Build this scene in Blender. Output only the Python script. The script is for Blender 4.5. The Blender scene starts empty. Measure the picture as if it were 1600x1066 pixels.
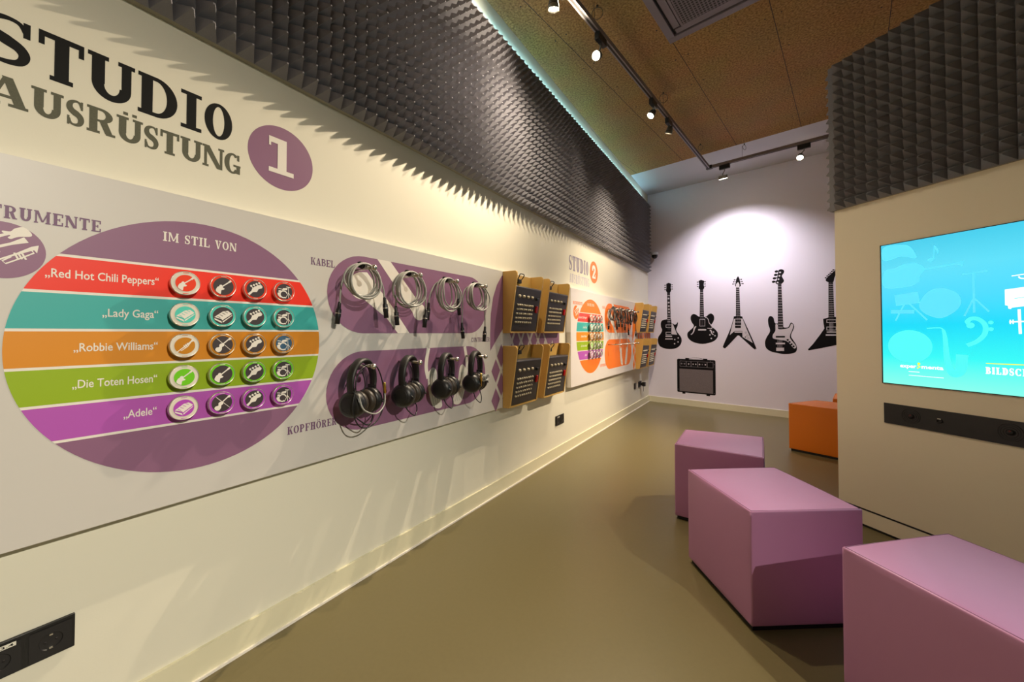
import bpy, math, random
from mathutils import Vector, Matrix
random.seed(7)
PI = math.pi
scene = bpy.context.scene
COL = scene.collection

# ------------------------------------------------------------------ camera
cam_d = bpy.data.cameras.new('camera'); cam = bpy.data.objects.new('camera', cam_d); COL.objects.link(cam)
YAW = math.atan(388 / 600.0); PITCH = 0.018
cam.location = (1.55, 0.0, 1.127)
cam.rotation_euler = (PI / 2 + PITCH, 0, YAW)
cam_d.sensor_fit = 'HORIZONTAL'; cam_d.sensor_width = 36.0; cam_d.lens = 36.0 * 600 / 1600
cam_d.shift_y = -24.3 / 1600; cam_d.clip_start = 0.02
scene.camera = cam

# ------------------------------------------------------------------ world, exposure, lamps
w = bpy.data.worlds.new('world'); scene.world = w; w.use_nodes = True
w.node_tree.nodes['Background'].inputs[0].default_value = (0.9, 0.85, 0.8, 1)
w.node_tree.nodes['Background'].inputs[1].default_value = 0.02
vs = scene.view_settings
scene.display_settings.display_device = 'sRGB'
vs.view_transform = 'Standard'; vs.look = 'None'; vs.gamma = 1.0; vs.use_curve_mapping = False
vs.exposure = 0.88

WARM = (1.0, 0.83, 0.61); FILL = (1.0, 0.92, 0.77); COOL = (0.45, 0.85, 0.95); NEUT = (0.98, 0.92, 0.98)
# track spotlights, then two added fill spots: lamp position, aim point, watts, cone (degrees), blend, colour
SPOTS = {
 'one':   ((0.514, 2.067, 3.10), (0.25, 2.42, 0.47), 48, 150, 1.0, WARM),
 'two':   ((0.588, 2.596, 3.10), (0.29, -1.11, 0.80), 155, 138, 1.0, WARM),
 'three': ((0.734, 3.584, 3.10), (0.0, 2.60, 1.40), 26, 120, 1.0, WARM),
 'four':  ((0.811, 3.992, 3.10), (0.0, 4.55, 0.90), 105, 98, 1.0, WARM),
 'flood': ((1.171, 5.552, 3.09), (1.33, 6.38, 1.05), 90, 118, 1.0, NEUT),
 'six':   ((1.945, 5.369, 3.10), (1.6, 3.0, 0.6), 16, 100, 1.0, NEUT),
 'right': ((4.85, -0.05, 3.10), (1.90, -0.22, 0.80), 480, 66, 1.0, FILL),  # added unseen spot, placed by the stool shadow, also fills the left wall
 'over':  ((2.90, 4.30, 3.28), (0.0, 3.7, 0.0), 400, 47, 1.0, WARM),  # added unseen spot behind the partition, brightens the lower left wall
}

# ------------------------------------------------------------------ materials
def lin(c):
    return tuple(((v / 255) / 12.92 if v / 255 <= 0.04045 else ((v / 255 + 0.055) / 1.055) ** 2.4) for v in c) + (1,)
def mat(name, rgb, rough=0.6, metal=0.0, emit=0.0, noise=0.0, nscale=40, bump=0.0, spec=None):
    m = bpy.data.materials.new(name); m.use_nodes = True; nt = m.node_tree; b = nt.nodes['Principled BSDF']
    c = lin(rgb)
    b.inputs['Base Color'].default_value = c; b.inputs['Roughness'].default_value = rough; b.inputs['Metallic'].default_value = metal
    if spec is not None: b.inputs['Specular IOR Level'].default_value = spec
    if emit: b.inputs['Emission Color'].default_value = c; b.inputs['Emission Strength'].default_value = emit
    if noise or bump:
        tc = nt.nodes.new('ShaderNodeTexCoord'); n = nt.nodes.new('ShaderNodeTexNoise')
        n.inputs['Scale'].default_value = nscale; n.inputs['Detail'].default_value = 4
        nt.links.new(tc.outputs['Object'], n.inputs['Vector'])
        if noise:
            mx = nt.nodes.new('ShaderNodeMix'); mx.data_type = 'RGBA'
            mx.inputs['A'].default_value = tuple(v * (1 - noise) for v in c[:3]) + (1,)
            mx.inputs['B'].default_value = tuple(min(1, v * (1 + noise)) for v in c[:3]) + (1,)
            nt.links.new(n.outputs['Fac'], mx.inputs['Factor']); nt.links.new(mx.outputs['Result'], b.inputs['Base Color'])
        if bump:
            bp = nt.nodes.new('ShaderNodeBump'); bp.inputs['Strength'].default_value = bump; bp.inputs['Distance'].default_value = 0.002
            nt.links.new(n.outputs['Fac'], bp.inputs['Height']); nt.links.new(bp.outputs['Normal'], b.inputs['Normal'])
    return m
M = {}
M['wall'] = mat('cream_paint', (224, 220, 202), 0.7, bump=0.05, nscale=180)
M['far_wall'] = mat('pale_lilac_paint', (232, 226, 238), 0.75, bump=0.05, nscale=180)
M['kiosk'] = mat('cream_laminate', (240, 230, 206), 0.45)
M['base'] = mat('cream_skirting', (222, 216, 186), 0.45)
M['white_ceil'] = mat('white_ceiling_paint', (200, 200, 206), 0.8)
M['floor'] = mat('taupe_linoleum', (110, 100, 68), 0.33, noise=0.06, nscale=60, bump=0.04, spec=0.4)
M['foam'] = mat('charcoal_foam', (132, 131, 137), 0.9, noise=0.08, nscale=300, spec=0.1)
M['foam_back'] = mat('foam_backing_board', (150, 146, 130), 0.8)
M['panel'] = mat('pale_grey_laminate', (204, 200, 194), 0.4)
M['panel2'] = mat('white_laminate', (222, 216, 212), 0.4)
M['purple'] = mat('purple_print', (137, 95, 126), 0.45)
M['orange'] = mat('orange_print', (246, 122, 26), 0.45)
M['purple_text'] = mat('purple_vinyl', (112, 78, 112), 0.5)
M['red'] = mat('red_print', (236, 44, 14), 0.45)
M['red2'] = mat('coral_print', (230, 70, 62), 0.45)
M['teal'] = mat('teal_print', (58, 170, 166), 0.45)
M['ochre'] = mat('ochre_print', (216, 138, 20), 0.45)
M['green'] = mat('green_print', (146, 176, 14), 0.45)
M['magenta'] = mat('magenta_print', (178, 84, 180), 0.45)
M['white'] = mat('white_print', (232, 226, 216), 0.45)
M['badge_white'] = mat('white_badge_plastic', (224, 216, 200), 0.3)
M['dark_disc'] = mat('dark_brown_print', (66, 56, 58), 0.4)
M['slate'] = mat('slate_blue_print', (60, 92, 120), 0.4)
M['red_b'] = mat('red_badge_print', (238, 62, 26), 0.35)
M['teal_b'] = mat('turquoise_badge_print', (84, 204, 186), 0.35)
M['ochre_b'] = mat('ochre_badge_print', (196, 128, 24), 0.35)
M['green_b'] = mat('green_badge_print', (112, 200, 30), 0.35)
M['magenta_b'] = mat('magenta_badge_print', (180, 74, 186), 0.35)
M['steel'] = mat('brushed_steel', (200, 196, 188), 0.25, 1.0)
M['clear_rim'] = mat('satin_aluminium', (214, 208, 196), 0.3, 0.9)
M['black'] = mat('black_vinyl', (18, 18, 17), 0.6, spec=0.15)
M['decal_black'] = mat('black_wall_vinyl', (18, 16, 18), 0.7, spec=0.15)
M['decal_pale'] = mat('pale_wall_vinyl', (214, 206, 212), 0.6)
M['decal_grey'] = mat('grey_wall_vinyl', (120, 112, 118), 0.6)
M['olive_vinyl'] = mat('grey_green_vinyl', (92, 92, 76), 0.6, noise=0.25, nscale=220, spec=0.2)
M['lavender_vinyl'] = mat('lavender_grey_vinyl', (150, 142, 160), 0.6, spec=0.2)
M['pale_vinyl'] = mat('pale_grey_vinyl', (190, 186, 196), 0.6, spec=0.2)
M['plastic'] = mat('black_plastic', (20, 20, 21), 0.4, bump=0.05, nscale=300)
M['leatherette'] = mat('black_leatherette', (24, 22, 21), 0.5, bump=0.2, nscale=200)
M['cushion'] = mat('worn_black_cushion', (52, 44, 36), 0.45, bump=0.3, nscale=120)
M['cable'] = mat('grey_cable_jacket', (158, 158, 152), 0.4)
M['dark_cable'] = mat('dark_grey_cable_jacket', (52, 50, 48), 0.4)
M['gold'] = mat('gold_plug', (220, 180, 90), 0.25, 1.0)
M['ply'] = mat('birch_plywood', (212, 170, 92), 0.45, noise=0.1, nscale=9)
M['ply_edge'] = mat('plywood_edge', (120, 84, 40), 0.6)
M['console'] = mat('dark_grey_console', (62, 58, 58), 0.45, bump=0.05, nscale=300)
M['knob'] = mat('ivory_button', (226, 214, 186), 0.35)
M['red_button'] = mat('red_button_plastic', (190, 14, 18), 0.25)
M['pink'] = mat('mauve_vinyl_upholstery', (186, 130, 174), 0.36, noise=0.03, nscale=8, bump=0.12, spec=0.4)
M['rust'] = mat('orange_vinyl_upholstery', (216, 116, 14), 0.42, noise=0.03, nscale=8, bump=0.12)
M['seam'] = mat('dark_seam_thread', (92, 50, 84), 0.6)
M['seam_o'] = mat('brown_seam_thread', (110, 50, 8), 0.6)
M['plinth'] = mat('black_plinth', (14, 13, 13), 0.6)
M['track'] = mat('grey_aluminium_track', (132, 124, 128), 0.55, 0.2)
M['slot'] = mat('dark_slot', (34, 30, 32), 0.7)
M['lamp_black'] = mat('black_lamp_body', (26, 25, 27), 0.45)
M['lamp_grey'] = mat('grey_lamp_body', (120, 118, 110), 0.4, 0.5)
M['lens'] = mat('lit_lamp_lens', (255, 236, 205), 0.3, emit=40)
M['unlit'] = mat('white_lamp_glow', (255, 246, 240), 0.3, emit=1.5)
M['tube'] = mat('lit_cool_tube', (150, 220, 255), 0.3, emit=0.8)
M['vent'] = mat('grey_vent_frame', (118, 108, 116), 0.5)
M['wire'] = mat('grey_wire', (90, 82, 74), 0.5, 0.4)
M['bezel'] = mat('black_screen_edge', (10, 12, 14), 0.3)
M['bar'] = mat('anthracite_panel', (40, 40, 42), 0.4)
M['dome'] = mat('smoked_dome', (10, 10, 12), 0.1)
M['sticker'] = mat('white_sticker', (214, 212, 200), 0.5)
M['darkred'] = mat('dull_red_dot', (110, 20, 20), 0.5)

def ceiling_material():
    m = bpy.data.materials.new('brown_fibre_board'); m.use_nodes = True; nt = m.node_tree; b = nt.nodes['Principled BSDF']
    b.inputs['Roughness'].default_value = 0.85; L = nt.links.new; N = nt.nodes.new
    tc = N('ShaderNodeTexCoord'); n1 = N('ShaderNodeTexNoise'); n1.inputs['Scale'].default_value = 70; n1.inputs['Detail'].default_value = 6
    n2 = N('ShaderNodeTexNoise'); n2.inputs['Scale'].default_value = 3; L(tc.outputs['Object'], n1.inputs['Vector']); L(tc.outputs['Object'], n2.inputs['Vector'])
    cr = N('ShaderNodeValToRGB'); L(n1.outputs['Fac'], cr.inputs['Fac'])
    cr.color_ramp.elements[0].position = 0.3; cr.color_ramp.elements[0].color = lin((120, 88, 46))
    cr.color_ramp.elements[1].position = 0.7; cr.color_ramp.elements[1].color = lin((200, 158, 96))
    mx = N('ShaderNodeMix'); mx.data_type = 'RGBA'; mx.blend_type = 'MULTIPLY'; mx.inputs['Factor'].default_value = 0.35
    L(cr.outputs['Color'], mx.inputs['A']); L(n2.outputs['Color'], mx.inputs['B']); L(mx.outputs['Result'], b.inputs['Base Color'])
    bp = N('ShaderNodeBump'); bp.inputs['Strength'].default_value = 0.3; bp.inputs['Distance'].default_value = 0.003
    L(n1.outputs['Fac'], bp.inputs['Height']); L(bp.outputs['Normal'], b.inputs['Normal'])
    return m
M['ceil'] = ceiling_material()

def dots_material(name, scale, base, hole, radius):
    m = bpy.data.materials.new(name); m.use_nodes = True; nt = m.node_tree; b = nt.nodes['Principled BSDF']
    L = nt.links.new; N = nt.nodes.new
    tc = N('ShaderNodeTexCoord'); mp = N('ShaderNodeMapping'); mp.inputs['Scale'].default_value = scale; L(tc.outputs['Object'], mp.inputs['Vector'])
    v = N('ShaderNodeTexVoronoi'); v.voronoi_dimensions = '3D'; v.inputs['Randomness'].default_value = 0.0; v.inputs['Scale'].default_value = 1
    L(mp.outputs['Vector'], v.inputs['Vector'])
    lt = N('ShaderNodeMath'); lt.operation = 'LESS_THAN'; lt.inputs[1].default_value = radius; L(v.outputs['Distance'], lt.inputs[0])
    mx = N('ShaderNodeMix'); mx.data_type = 'RGBA'; mx.inputs['A'].default_value = lin(base); mx.inputs['B'].default_value = lin(hole)
    L(lt.outputs[0], mx.inputs['Factor']); L(mx.outputs['Result'], b.inputs['Base Color']); b.inputs['Roughness'].default_value = 0.6
    return m
M['perforated'] = dots_material('perforated_grey_metal', (45, 45, 0.001), (112, 102, 108), (8, 8, 8), 0.36)
M['grille_cloth'] = mat('dotted_grille_print', (112, 102, 104), 0.7, noise=0.5, nscale=130)

def screen_material():
    m = bpy.data.materials.new('lit_blue_display'); m.use_nodes = True; nt = m.node_tree; b = nt.nodes['Principled BSDF']
    L = nt.links.new; N = nt.nodes.new
    tc = N('ShaderNodeTexCoord'); sx = N('ShaderNodeSeparateXYZ'); L(tc.outputs['Object'], sx.inputs[0])
    mr = N('ShaderNodeMapRange'); mr.inputs['From Min'].default_value = 0.85; mr.inputs['From Max'].default_value = 1.61; L(sx.outputs['Z'], mr.inputs['Value'])
    cr = N('ShaderNodeValToRGB'); L(mr.outputs['Result'], cr.inputs['Fac'])
    els = cr.color_ramp.elements
    els[0].position = 0.0; els[0].color = lin((130, 252, 228)); els[1].position = 1.0; els[1].color = lin((60, 196, 226))
    for p, c in ((0.2, (50, 240, 238)), (0.42, (10, 212, 242)), (0.6, (66, 211, 246)), (0.8, (84, 214, 240))):
        e = els.new(p); e.color = lin(c)
    b.inputs['Base Color'].default_value = (0.01, 0.01, 0.01, 1); b.inputs['Roughness'].default_value = 0.25
    L(cr.outputs['Color'], b.inputs['Emission Color']); b.inputs['Emission Strength'].default_value = 0.6
    return m
M['screen'] = screen_material()
M['ghost'] = mat('pale_blue_screen_shape', (84, 214, 247), 0.3, emit=0.5)
M['ghost2'] = mat('pale_aqua_screen_shape', (76, 238, 242), 0.3, emit=0.5)
M['glow_white'] = mat('white_screen_shape', (240, 255, 255), 0.3, emit=0.6)
M['glow_yellow'] = mat('yellow_screen_shape', (226, 226, 60), 0.3, emit=0.6)

# ------------------------------------------------------------------ mesh helpers
class Plane:
    """a wall: origin, horizontal direction along it, outward normal"""
    def __init__(s, O, U):
        s.O = Vector(O); s.U = Vector(U).normalized(); s.Z = Vector((0, 0, 1)); s.N = s.U.cross(s.Z)
    def p(s, a, b, n=0.0): return s.O + s.U * a + s.Z * b + s.N * n
LW = Plane((0, 0, 0), (0, 1, 0))                        # left wall: a = y, n = x
FW = Plane((0, 6.538, 0), (0.988, -0.152, 0))           # far wall
KW = Plane((1.945, 3.089, 0), (0.761, -0.648, 0))       # partition face
LAY = [0]

class MB:
    def __init__(s): s.v = []; s.f = []; s.sm = []
    def add(s, vs, fs, smooth=False):
        o = len(s.v); s.v += [Vector(q) for q in vs]; s.f += [tuple(i + o for i in f) for f in fs]; s.sm += [smooth] * len(fs); return s
    def box(s, a, b):
        (x0, y0, z0), (x1, y1, z1) = a, b
        return s.add([(x0,y0,z0),(x1,y0,z0),(x1,y1,z0),(x0,y1,z0),(x0,y0,z1),(x1,y0,z1),(x1,y1,z1),(x0,y1,z1)],
                     [(0,3,2,1),(4,5,6,7),(0,1,5,4),(1,2,6,5),(2,3,7,6),(3,0,4,7)])
    def obox(s, c, ex, ey, ez):
        c = Vector(c); ex, ey, ez = Vector(ex), Vector(ey), Vector(ez)
        vs = [c + ex*i + ey*j + ez*k for k in (-1,1) for i, j in ((-1,-1),(1,-1),(1,1),(-1,1))]
        return s.add(vs, [(0,3,2,1),(4,5,6,7),(0,1,5,4),(1,2,6,5),(2,3,7,6),(3,0,4,7)])
    def prism(s, pts, d):
        """extrude a planar 3d outline by vector d"""
        n = len(pts); d = Vector(d); vs = [Vector(p) for p in pts] + [Vector(p) + d for p in pts]
        return s.add(vs, [tuple(range(n))[::-1], tuple(range(n, 2*n))] + [(i, (i+1) % n, n + (i+1) % n, n + i) for i in range(n)])
    def flat(s, P, poly, n):
        """flat outline on wall P, n above it (a hair more for each shape so that none coincide)"""
        LAY[0] = (LAY[0] + 1) % 12
        k = n + LAY[0] * 0.000008
        ar = sum(poly[i][0] * poly[(i+1) % len(poly)][1] - poly[(i+1) % len(poly)][0] * poly[i][1] for i in range(len(poly)))
        if ar < 0: poly = poly[::-1]
        return s.add([P.p(a, b, k) for a, b in poly], [tuple(range(len(poly)))])
    def tube(s, pts, r, n=8, closed=False, caps=True):
        pts = [Vector(p) for p in pts]; m = len(pts); rr = r if isinstance(r, (list, tuple)) else [r] * m
        t0 = (pts[1] - pts[0]).normalized(); ref = Vector((0, 0, 1)) if abs(t0.z) < 0.9 else Vector((1, 0, 0))
        u = t0.cross(ref).normalized(); vs = []; fs = []
        for i, p in enumerate(pts):
            t = (pts[(i+1) % m] - pts[i-1]) if closed else (pts[min(i+1, m-1)] - pts[max(i-1, 0)])
            t.normalize(); u = (u - t * u.dot(t)).normalized(); v = t.cross(u)
            vs += [p + (u * math.cos(2*PI*k/n) + v * math.sin(2*PI*k/n)) * rr[i] for k in range(n)]
        for i in range(m if closed else m - 1):
            for k in range(n):
                fs.append((i*n + k, i*n + (k+1) % n, ((i+1) % m)*n + (k+1) % n, ((i+1) % m)*n + k))
        if caps and not closed: fs += [tuple(range(n))[::-1], tuple(range((m-1)*n, m*n))]
        return s.add(vs, fs, True)
    def lathe(s, prof, c, axis, n=24, caps=True):
        """prof: (radius, distance along axis)"""
        c = Vector(c); ax = Vector(axis).normalized(); ref = Vector((0,0,1)) if abs(ax.z) < 0.9 else Vector((1,0,0))
        u = ax.cross(ref).normalized(); v = ax.cross(u); vs = []; fs = []; m = len(prof)
        for r, h in prof: vs += [c + ax*h + (u*math.cos(2*PI*k/n) + v*math.sin(2*PI*k/n))*r for k in range(n)]
        for i in range(m-1):
            for k in range(n): fs.append((i*n+k, i*n+(k+1)%n, (i+1)*n+(k+1)%n, (i+1)*n+k))
        if caps: fs += [tuple(range(n))[::-1], tuple(range((m-1)*n, m*n))]
        return s.add(vs, fs, True)
    def ball(s, c, r, n=14):
        return s.lathe([(max(1e-5, r*math.sin(PI*i/n)), -r*math.cos(PI*i/n)) for i in range(n+1)], c, (0,0,1), 2*n, False)
    def ring(s, c, R, r, axis, n=32, k=8):
        ax = Vector(axis).normalized(); ref = Vector((0,0,1)) if abs(ax.z) < 0.9 else Vector((1,0,0))
        u = ax.cross(ref).normalized(); v = ax.cross(u); c = Vector(c)
        return s.tube([c + (u*math.cos(2*PI*i/n) + v*math.sin(2*PI*i/n))*R for i in range(n)], r, k, closed=True)
    def build(s, name, m, parent=None, origin=None, bevel=0.0, seg=2, sub=0):
        o0 = parent_loc(parent) if parent is not None else Vector(origin or (0, 0, 0))
        me = bpy.data.meshes.new(name); me.from_pydata([q - o0 for q in s.v], [], s.f)
        me.polygons.foreach_set('use_smooth', s.sm); me.materials.append(m)
        ob = bpy.data.objects.new(name, me); COL.objects.link(ob)
        if parent is not None: ob.parent = parent
        else: ob.location = o0
        if any(s.sm) and not all(s.sm) or bevel:
            try: me.set_sharp_from_angle(angle=0.7)
            except Exception: pass
        if bevel:
            b = ob.modifiers.new('bevel', 'BEVEL'); b.width = bevel; b.segments = seg; b.limit_method = 'ANGLE'; b.angle_limit = 0.6
        me.update(); return ob
def parent_loc(o):
    l = Vector((0, 0, 0))
    while o is not None: l = l + o.location; o = o.parent
    return l
def tag(o, label, cat, group=None):
    o['label'] = label; o['category'] = cat
    if group: o['group'] = group
    return o
def thing(name, loc, label, cat, group=None):
    o = bpy.data.objects.new(name, None); COL.objects.link(o); o.location = loc; o.empty_display_size = 0.05
    return tag(o, label, cat, group)
def struct(name, mb, m, **k):
    o = mb.build(name, m, **k); o['kind'] = 'structure'; return o
def dup(root, loc, label, cat=None, group=None):
    r = root.copy(); COL.objects.link(r); r.location = loc; r['label'] = label
    if group: r['group'] = group
    for ch in list(root.children):
        c = ch.copy(); COL.objects.link(c); c.parent = r
        for g in list(ch.children):
            d = g.copy(); COL.objects.link(d); d.parent = c
    return r
def dup_mats(root, swaps):
    """give a copied thing its own materials where they differ"""
    for c in list(root.children):
        for o in [c] + list(c.children):
            if o.type == 'MESH' and o.data.materials[0].name in swaps:
                o.data = o.data.copy(); o.data.materials[0] = swaps[o.data.materials[0].name]
def spline(pts, k=8, closed=False):
    n = len(pts); out = []; P = [Vector((*p, 0)) if len(p) == 2 else Vector(p) for p in pts]
    for i in range(n if closed else n - 1):
        p0 = P[(i-1) % n] if closed or i else P[i]; p1 = P[i]; p2 = P[(i+1) % n]; p3 = P[(i+2) % n] if closed or i + 2 < n else p2
        for j in range(k):
            t = j / k
            out.append(0.5*((2*p1) + (p2-p0)*t + (2*p0-5*p1+4*p2-p3)*t*t + (3*p1-p0-3*p2+p3)*t**3))
    if not closed: out.append(P[-1])
    return [tuple(q)[:len(pts[0])] for q in out]
def circ(c, r, n=40, ry=None, a0=0, a1=2*PI):
    return [(c[0] + r*math.cos(a0 + (a1-a0)*i/n), c[1] + (ry or r)*math.sin(a0 + (a1-a0)*i/n)) for i in range(n + (0 if abs(a1-a0) > 6.28 else 1))]
def ribbon(pts, wd):
    """list of quads for a stroke with width per point"""
    n = len(pts); ws = wd if isinstance(wd, (list, tuple)) else [wd]*n; L = []; R_ = []
    for i in range(n):
        a, b = pts[max(i-1, 0)], pts[min(i+1, n-1)]; dx, dy = b[0]-a[0], b[1]-a[1]; l = math.hypot(dx, dy) or 1
        nx, ny = -dy/l*ws[i]/2, dx/l*ws[i]/2
        L.append((pts[i][0]+nx, pts[i][1]+ny)); R_.append((pts[i][0]-nx, pts[i][1]-ny))
    return L + R_[::-1]
def rect(x0, y0, x1, y1): return [(x0,y0),(x1,y0),(x1,y1),(x0,y1)]

# ------------------------------------------------------------------ slab-serif lettering, drawn as outlines
def glyph(ch, w, t=0.26, th=0.12):
    """outlines of a slab-serif capital, height 1, width w, stem t, thin stroke th"""
    e = t * 0.42; sh = 0.10
    def st(x, y0=0.0, y1=1.0, tt=t): return rect(x, y0, x+tt, y1)
    def sf(x, y, tt=t): return rect(x-e*0.7, y, x+tt+e*0.7, y+sh)
    def arc(cx, cy, rx, ry, a0, a1, tx, ty, n=18):
        o = [(cx+rx*math.cos(math.radians(a0+(a1-a0)*i/n)), cy+ry*math.sin(math.radians(a0+(a1-a0)*i/n))) for i in range(n+1)]
        q = [(cx+(rx-tx)*math.cos(math.radians(a0+(a1-a0)*i/n)), cy+(ry-ty)*math.sin(math.radians(a0+(a1-a0)*i/n))) for i in range(n+1)]
        return o + q[::-1]
    e7 = e*0.7
    if ch == 'S':
        p = spline([(w*.86,.74),(w*.74,.91),(w*.5,.945),(w*.25,.87),(w*.17,.72),(w*.27,.59),(w*.5,.5),(w*.73,.41),(w*.83,.27),(w*.74,.11),(w*.48,.055),(w*.24,.1),(w*.12,.27)], 5)
        m = len(p)-1; ws = [th*.9 + (t*1.05-th*.9)*max(0, 1-abs(i/m-.5)/.36) for i in range(m+1)]
        return [ribbon(p, ws), rect(w*.80,.66,w*.93,.98), rect(w*.05,.02,w*.18,.36)]
    if ch == 'T': return [st(w/2-t/2), sf(w/2-t/2, 0), rect(0,1-sh*1.2,w,1), rect(0,.70,th*.9,1), rect(w-th*.9,.70,w,1)]
    if ch in 'UÜ':
        t2 = t*.8; a = e7; b = w-e7
        return [st(a,.34,1), sf(a,1-sh), rect(b-t2,.34,b,1), sf(b-t2,1-sh,t2), arc((a+b)/2,.35,(b-a)/2,.36,180,360,t*.95,.15)] + \
               ([rect(w*.24,1.08,w*.42,1.2), rect(w*.58,1.08,w*.76,1.2)] if ch == 'Ü' else [])
    if ch == 'D': return [st(e7), rect(0,0,w*.5,sh), rect(0,1-sh,w*.5,1), arc(w*.45,.5,w*.55,.5,-90,90,t,sh)]
    if ch == 'I': return [st(w/2-t/2), rect(0,0,w,sh), rect(0,1-sh,w,1)]
    if ch in 'OÖ': return [arc(w/2,.5,w/2,.5,0,360,t*.92,.09,40)] + ([rect(w*.2,1.08,w*.42,1.2), rect(w*.58,1.08,w*.8,1.2)] if ch == 'Ö' else [])
    if ch == 'C': return [arc(w*.52,.5,w*.52,.5,45,315,t*.95,.1,30), rect(w*.80,.66,w*.95,.97), rect(w*.80,.05,w*.92,.3)]
    if ch == 'G': return [arc(w*.5,.5,w*.5,.5,48,320,t*.95,.1,30), rect(w*.78,.68,w*.92,.97), rect(w*.74,.04,w*.97,.42), rect(w*.55,.36,w,.46)]
    if ch == 'A': return [[(w*.36,1),(w*.62,1),(w*.95,.05),(w*.95-t*1.15,.05)], [(w*.40,1),(w*.52,1),(w*.17,.05),(w*.05,.05)], rect(w*.22,.27,w*.72,.37), rect(0,0,w*.34,sh), rect(w*.52,0,w,sh)]
    if ch == 'V': return [[(w*.08,.97),(w*.08+t*1.1,.97),(w*.6,0),(w*.42,0)], [(w*.80,.97),(w*.92,.97),(w*.58,0),(w*.46,0)], rect(0,1-sh,w*.45,1), rect(w*.6,1-sh,w,1)]
    if ch == 'R': return [st(e7), sf(e7,0), rect(0,1-sh,w*.5,1), rect(e7,.46,w*.5,.55), arc(w*.48,.73,w*.42,.27,-90,90,t*.9,sh), [(w*.42,.5),(w*.42+t,.5),(w*.92,.04),(w*.92-t,.04)], rect(w*.66,0,w,sh)]
    if ch == 'P': return [st(e7), sf(e7,0), rect(0,1-sh,w*.5,1), rect(e7,.40,w*.5,.5), arc(w*.48,.7,w*.48,.3,-90,90,t*.9,sh)]
    if ch == 'B': return [st(e7), rect(0,0,w*.5,sh), rect(0,1-sh,w*.5,1), rect(e7,.47,w*.5,.56), arc(w*.48,.745,w*.42,.255,-90,90,t*.85,sh), arc(w*.48,.28,w*.52,.28,-90,90,t*.9,sh)]
    if ch == 'N': return [st(e7,0,1,th*1.2), sf(e7,0,th*1.2), st(w-e7-th*1.2,0,1,th*1.2), sf(w-e7-th*1.2,1-sh,th*1.2), [(0,1),(e7+t*.9,1),(w-e7,0),(w-e7-t,0)], rect(0,1-sh,w*.3,1)]
    if ch == 'M': return [st(e7,0,1,th*1.2), sf(e7,0,th*1.2), st(w-e7-t*.9,0,1,t*.9), sf(w-e7-t*.9,0,t*.9), [(e7,1),(e7+t*.9,1),(w*.56,.1),(w*.44,.1)], [(w-e7-t*.5,1),(w-e7,1),(w*.56,.1),(w*.46,.1)], rect(0,1-sh,w*.25,1), rect(w*.78,1-sh,w,1)]
    if ch == 'E': return [st(e7), rect(0,0,w,sh), rect(0,1-sh,w,1), rect(e7,.45,w*.7,.54), rect(w-th,0,w,.3), rect(w-th,.7,w,1), rect(w*.62,.37,w*.72,.62)]
    if ch == 'F': return [st(e7), sf(e7,0), rect(0,1-sh,w,1), rect(e7,.45,w*.7,.54), rect(w-th,.68,w,1), rect(w*.62,.36,w*.72,.63)]
    if ch == 'L': return [st(e7), rect(0,0,w,sh), sf(e7,1-sh), rect(w-th,0,w,.32)]
    if ch == 'H': return [st(e7), sf(e7,0), sf(e7,1-sh), st(w-e7-t), sf(w-e7-t,0), sf(w-e7-t,1-sh), rect(e7,.45,w-e7,.55)]
    if ch == 'K': return [st(e7), sf(e7,0), sf(e7,1-sh), [(w*.36,.42),(w*.5,.42),(w*.88,.97),(w*.72,.97)], [(w*.42,.58),(w*.42+t*.9,.62),(w*.95,.04),(w*.95-t,.04)], rect(w*.64,0,w,sh), rect(w*.64,1-sh,w*.97,1)]
    if ch == '1': return [rect(w*.34,.0,w*.70,1), rect(0,0,w,.13), [(0,.84),(w*.34,.84),(w*.34,1),(0,1)], rect(0,.74,w*.08,.9)]
    if ch == '2':
        p = spline([(w*.12,.66),(w*.2,.86),(w*.5,.93),(w*.78,.82),(w*.78,.62),(w*.5,.38),(w*.2,.12)], 6); m = len(p)-1
        return [ribbon(p, [th + (t*1.1-th)*math.sin(PI*i/m)**.7 for i in range(m+1)]), rect(w*.05,0,w*.95,.17), rect(w*.82,0,w*.97,.34), rect(w*.04,.60,w*.32,.76)]
    return []
WID = dict(I=.42, M=1.1, N=.9, W=1.1, E=.72, L=.7, F=.72, T=.76, S=.62, P=.74, B=.76)
def slab(mb, P, text, a0, a1, b0, b1, n, t=0.26, th=0.12):
    ws = [WID.get(c, .8) if c != ' ' else .4 for c in text]; gap = 0.13; tot = sum(ws) + gap*(len(text)-1); sx = (a1-a0)/tot; sy = b1-b0; x = 0
    for c, wd in zip(text, ws):
        for poly in glyph(c, wd, t, th) if c != ' ' else []: mb.flat(P, [(a0 + (x+px)*sx, b0 + py*sy) for px, py in poly], n)
        x += wd + gap
    return mb
def slab_letters(mb, P, items, b0, b1, n, t=.21, th=.09):
    """items: (letter, left, right) in metres along the wall"""
    h = b1 - b0
    for c, a0, a1 in items:
        for poly in glyph(c, (a1-a0)/h, t, th): mb.flat(P, [(a0 + px*h, b0 + py*h) for px, py in poly], n)
    return mb
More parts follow.
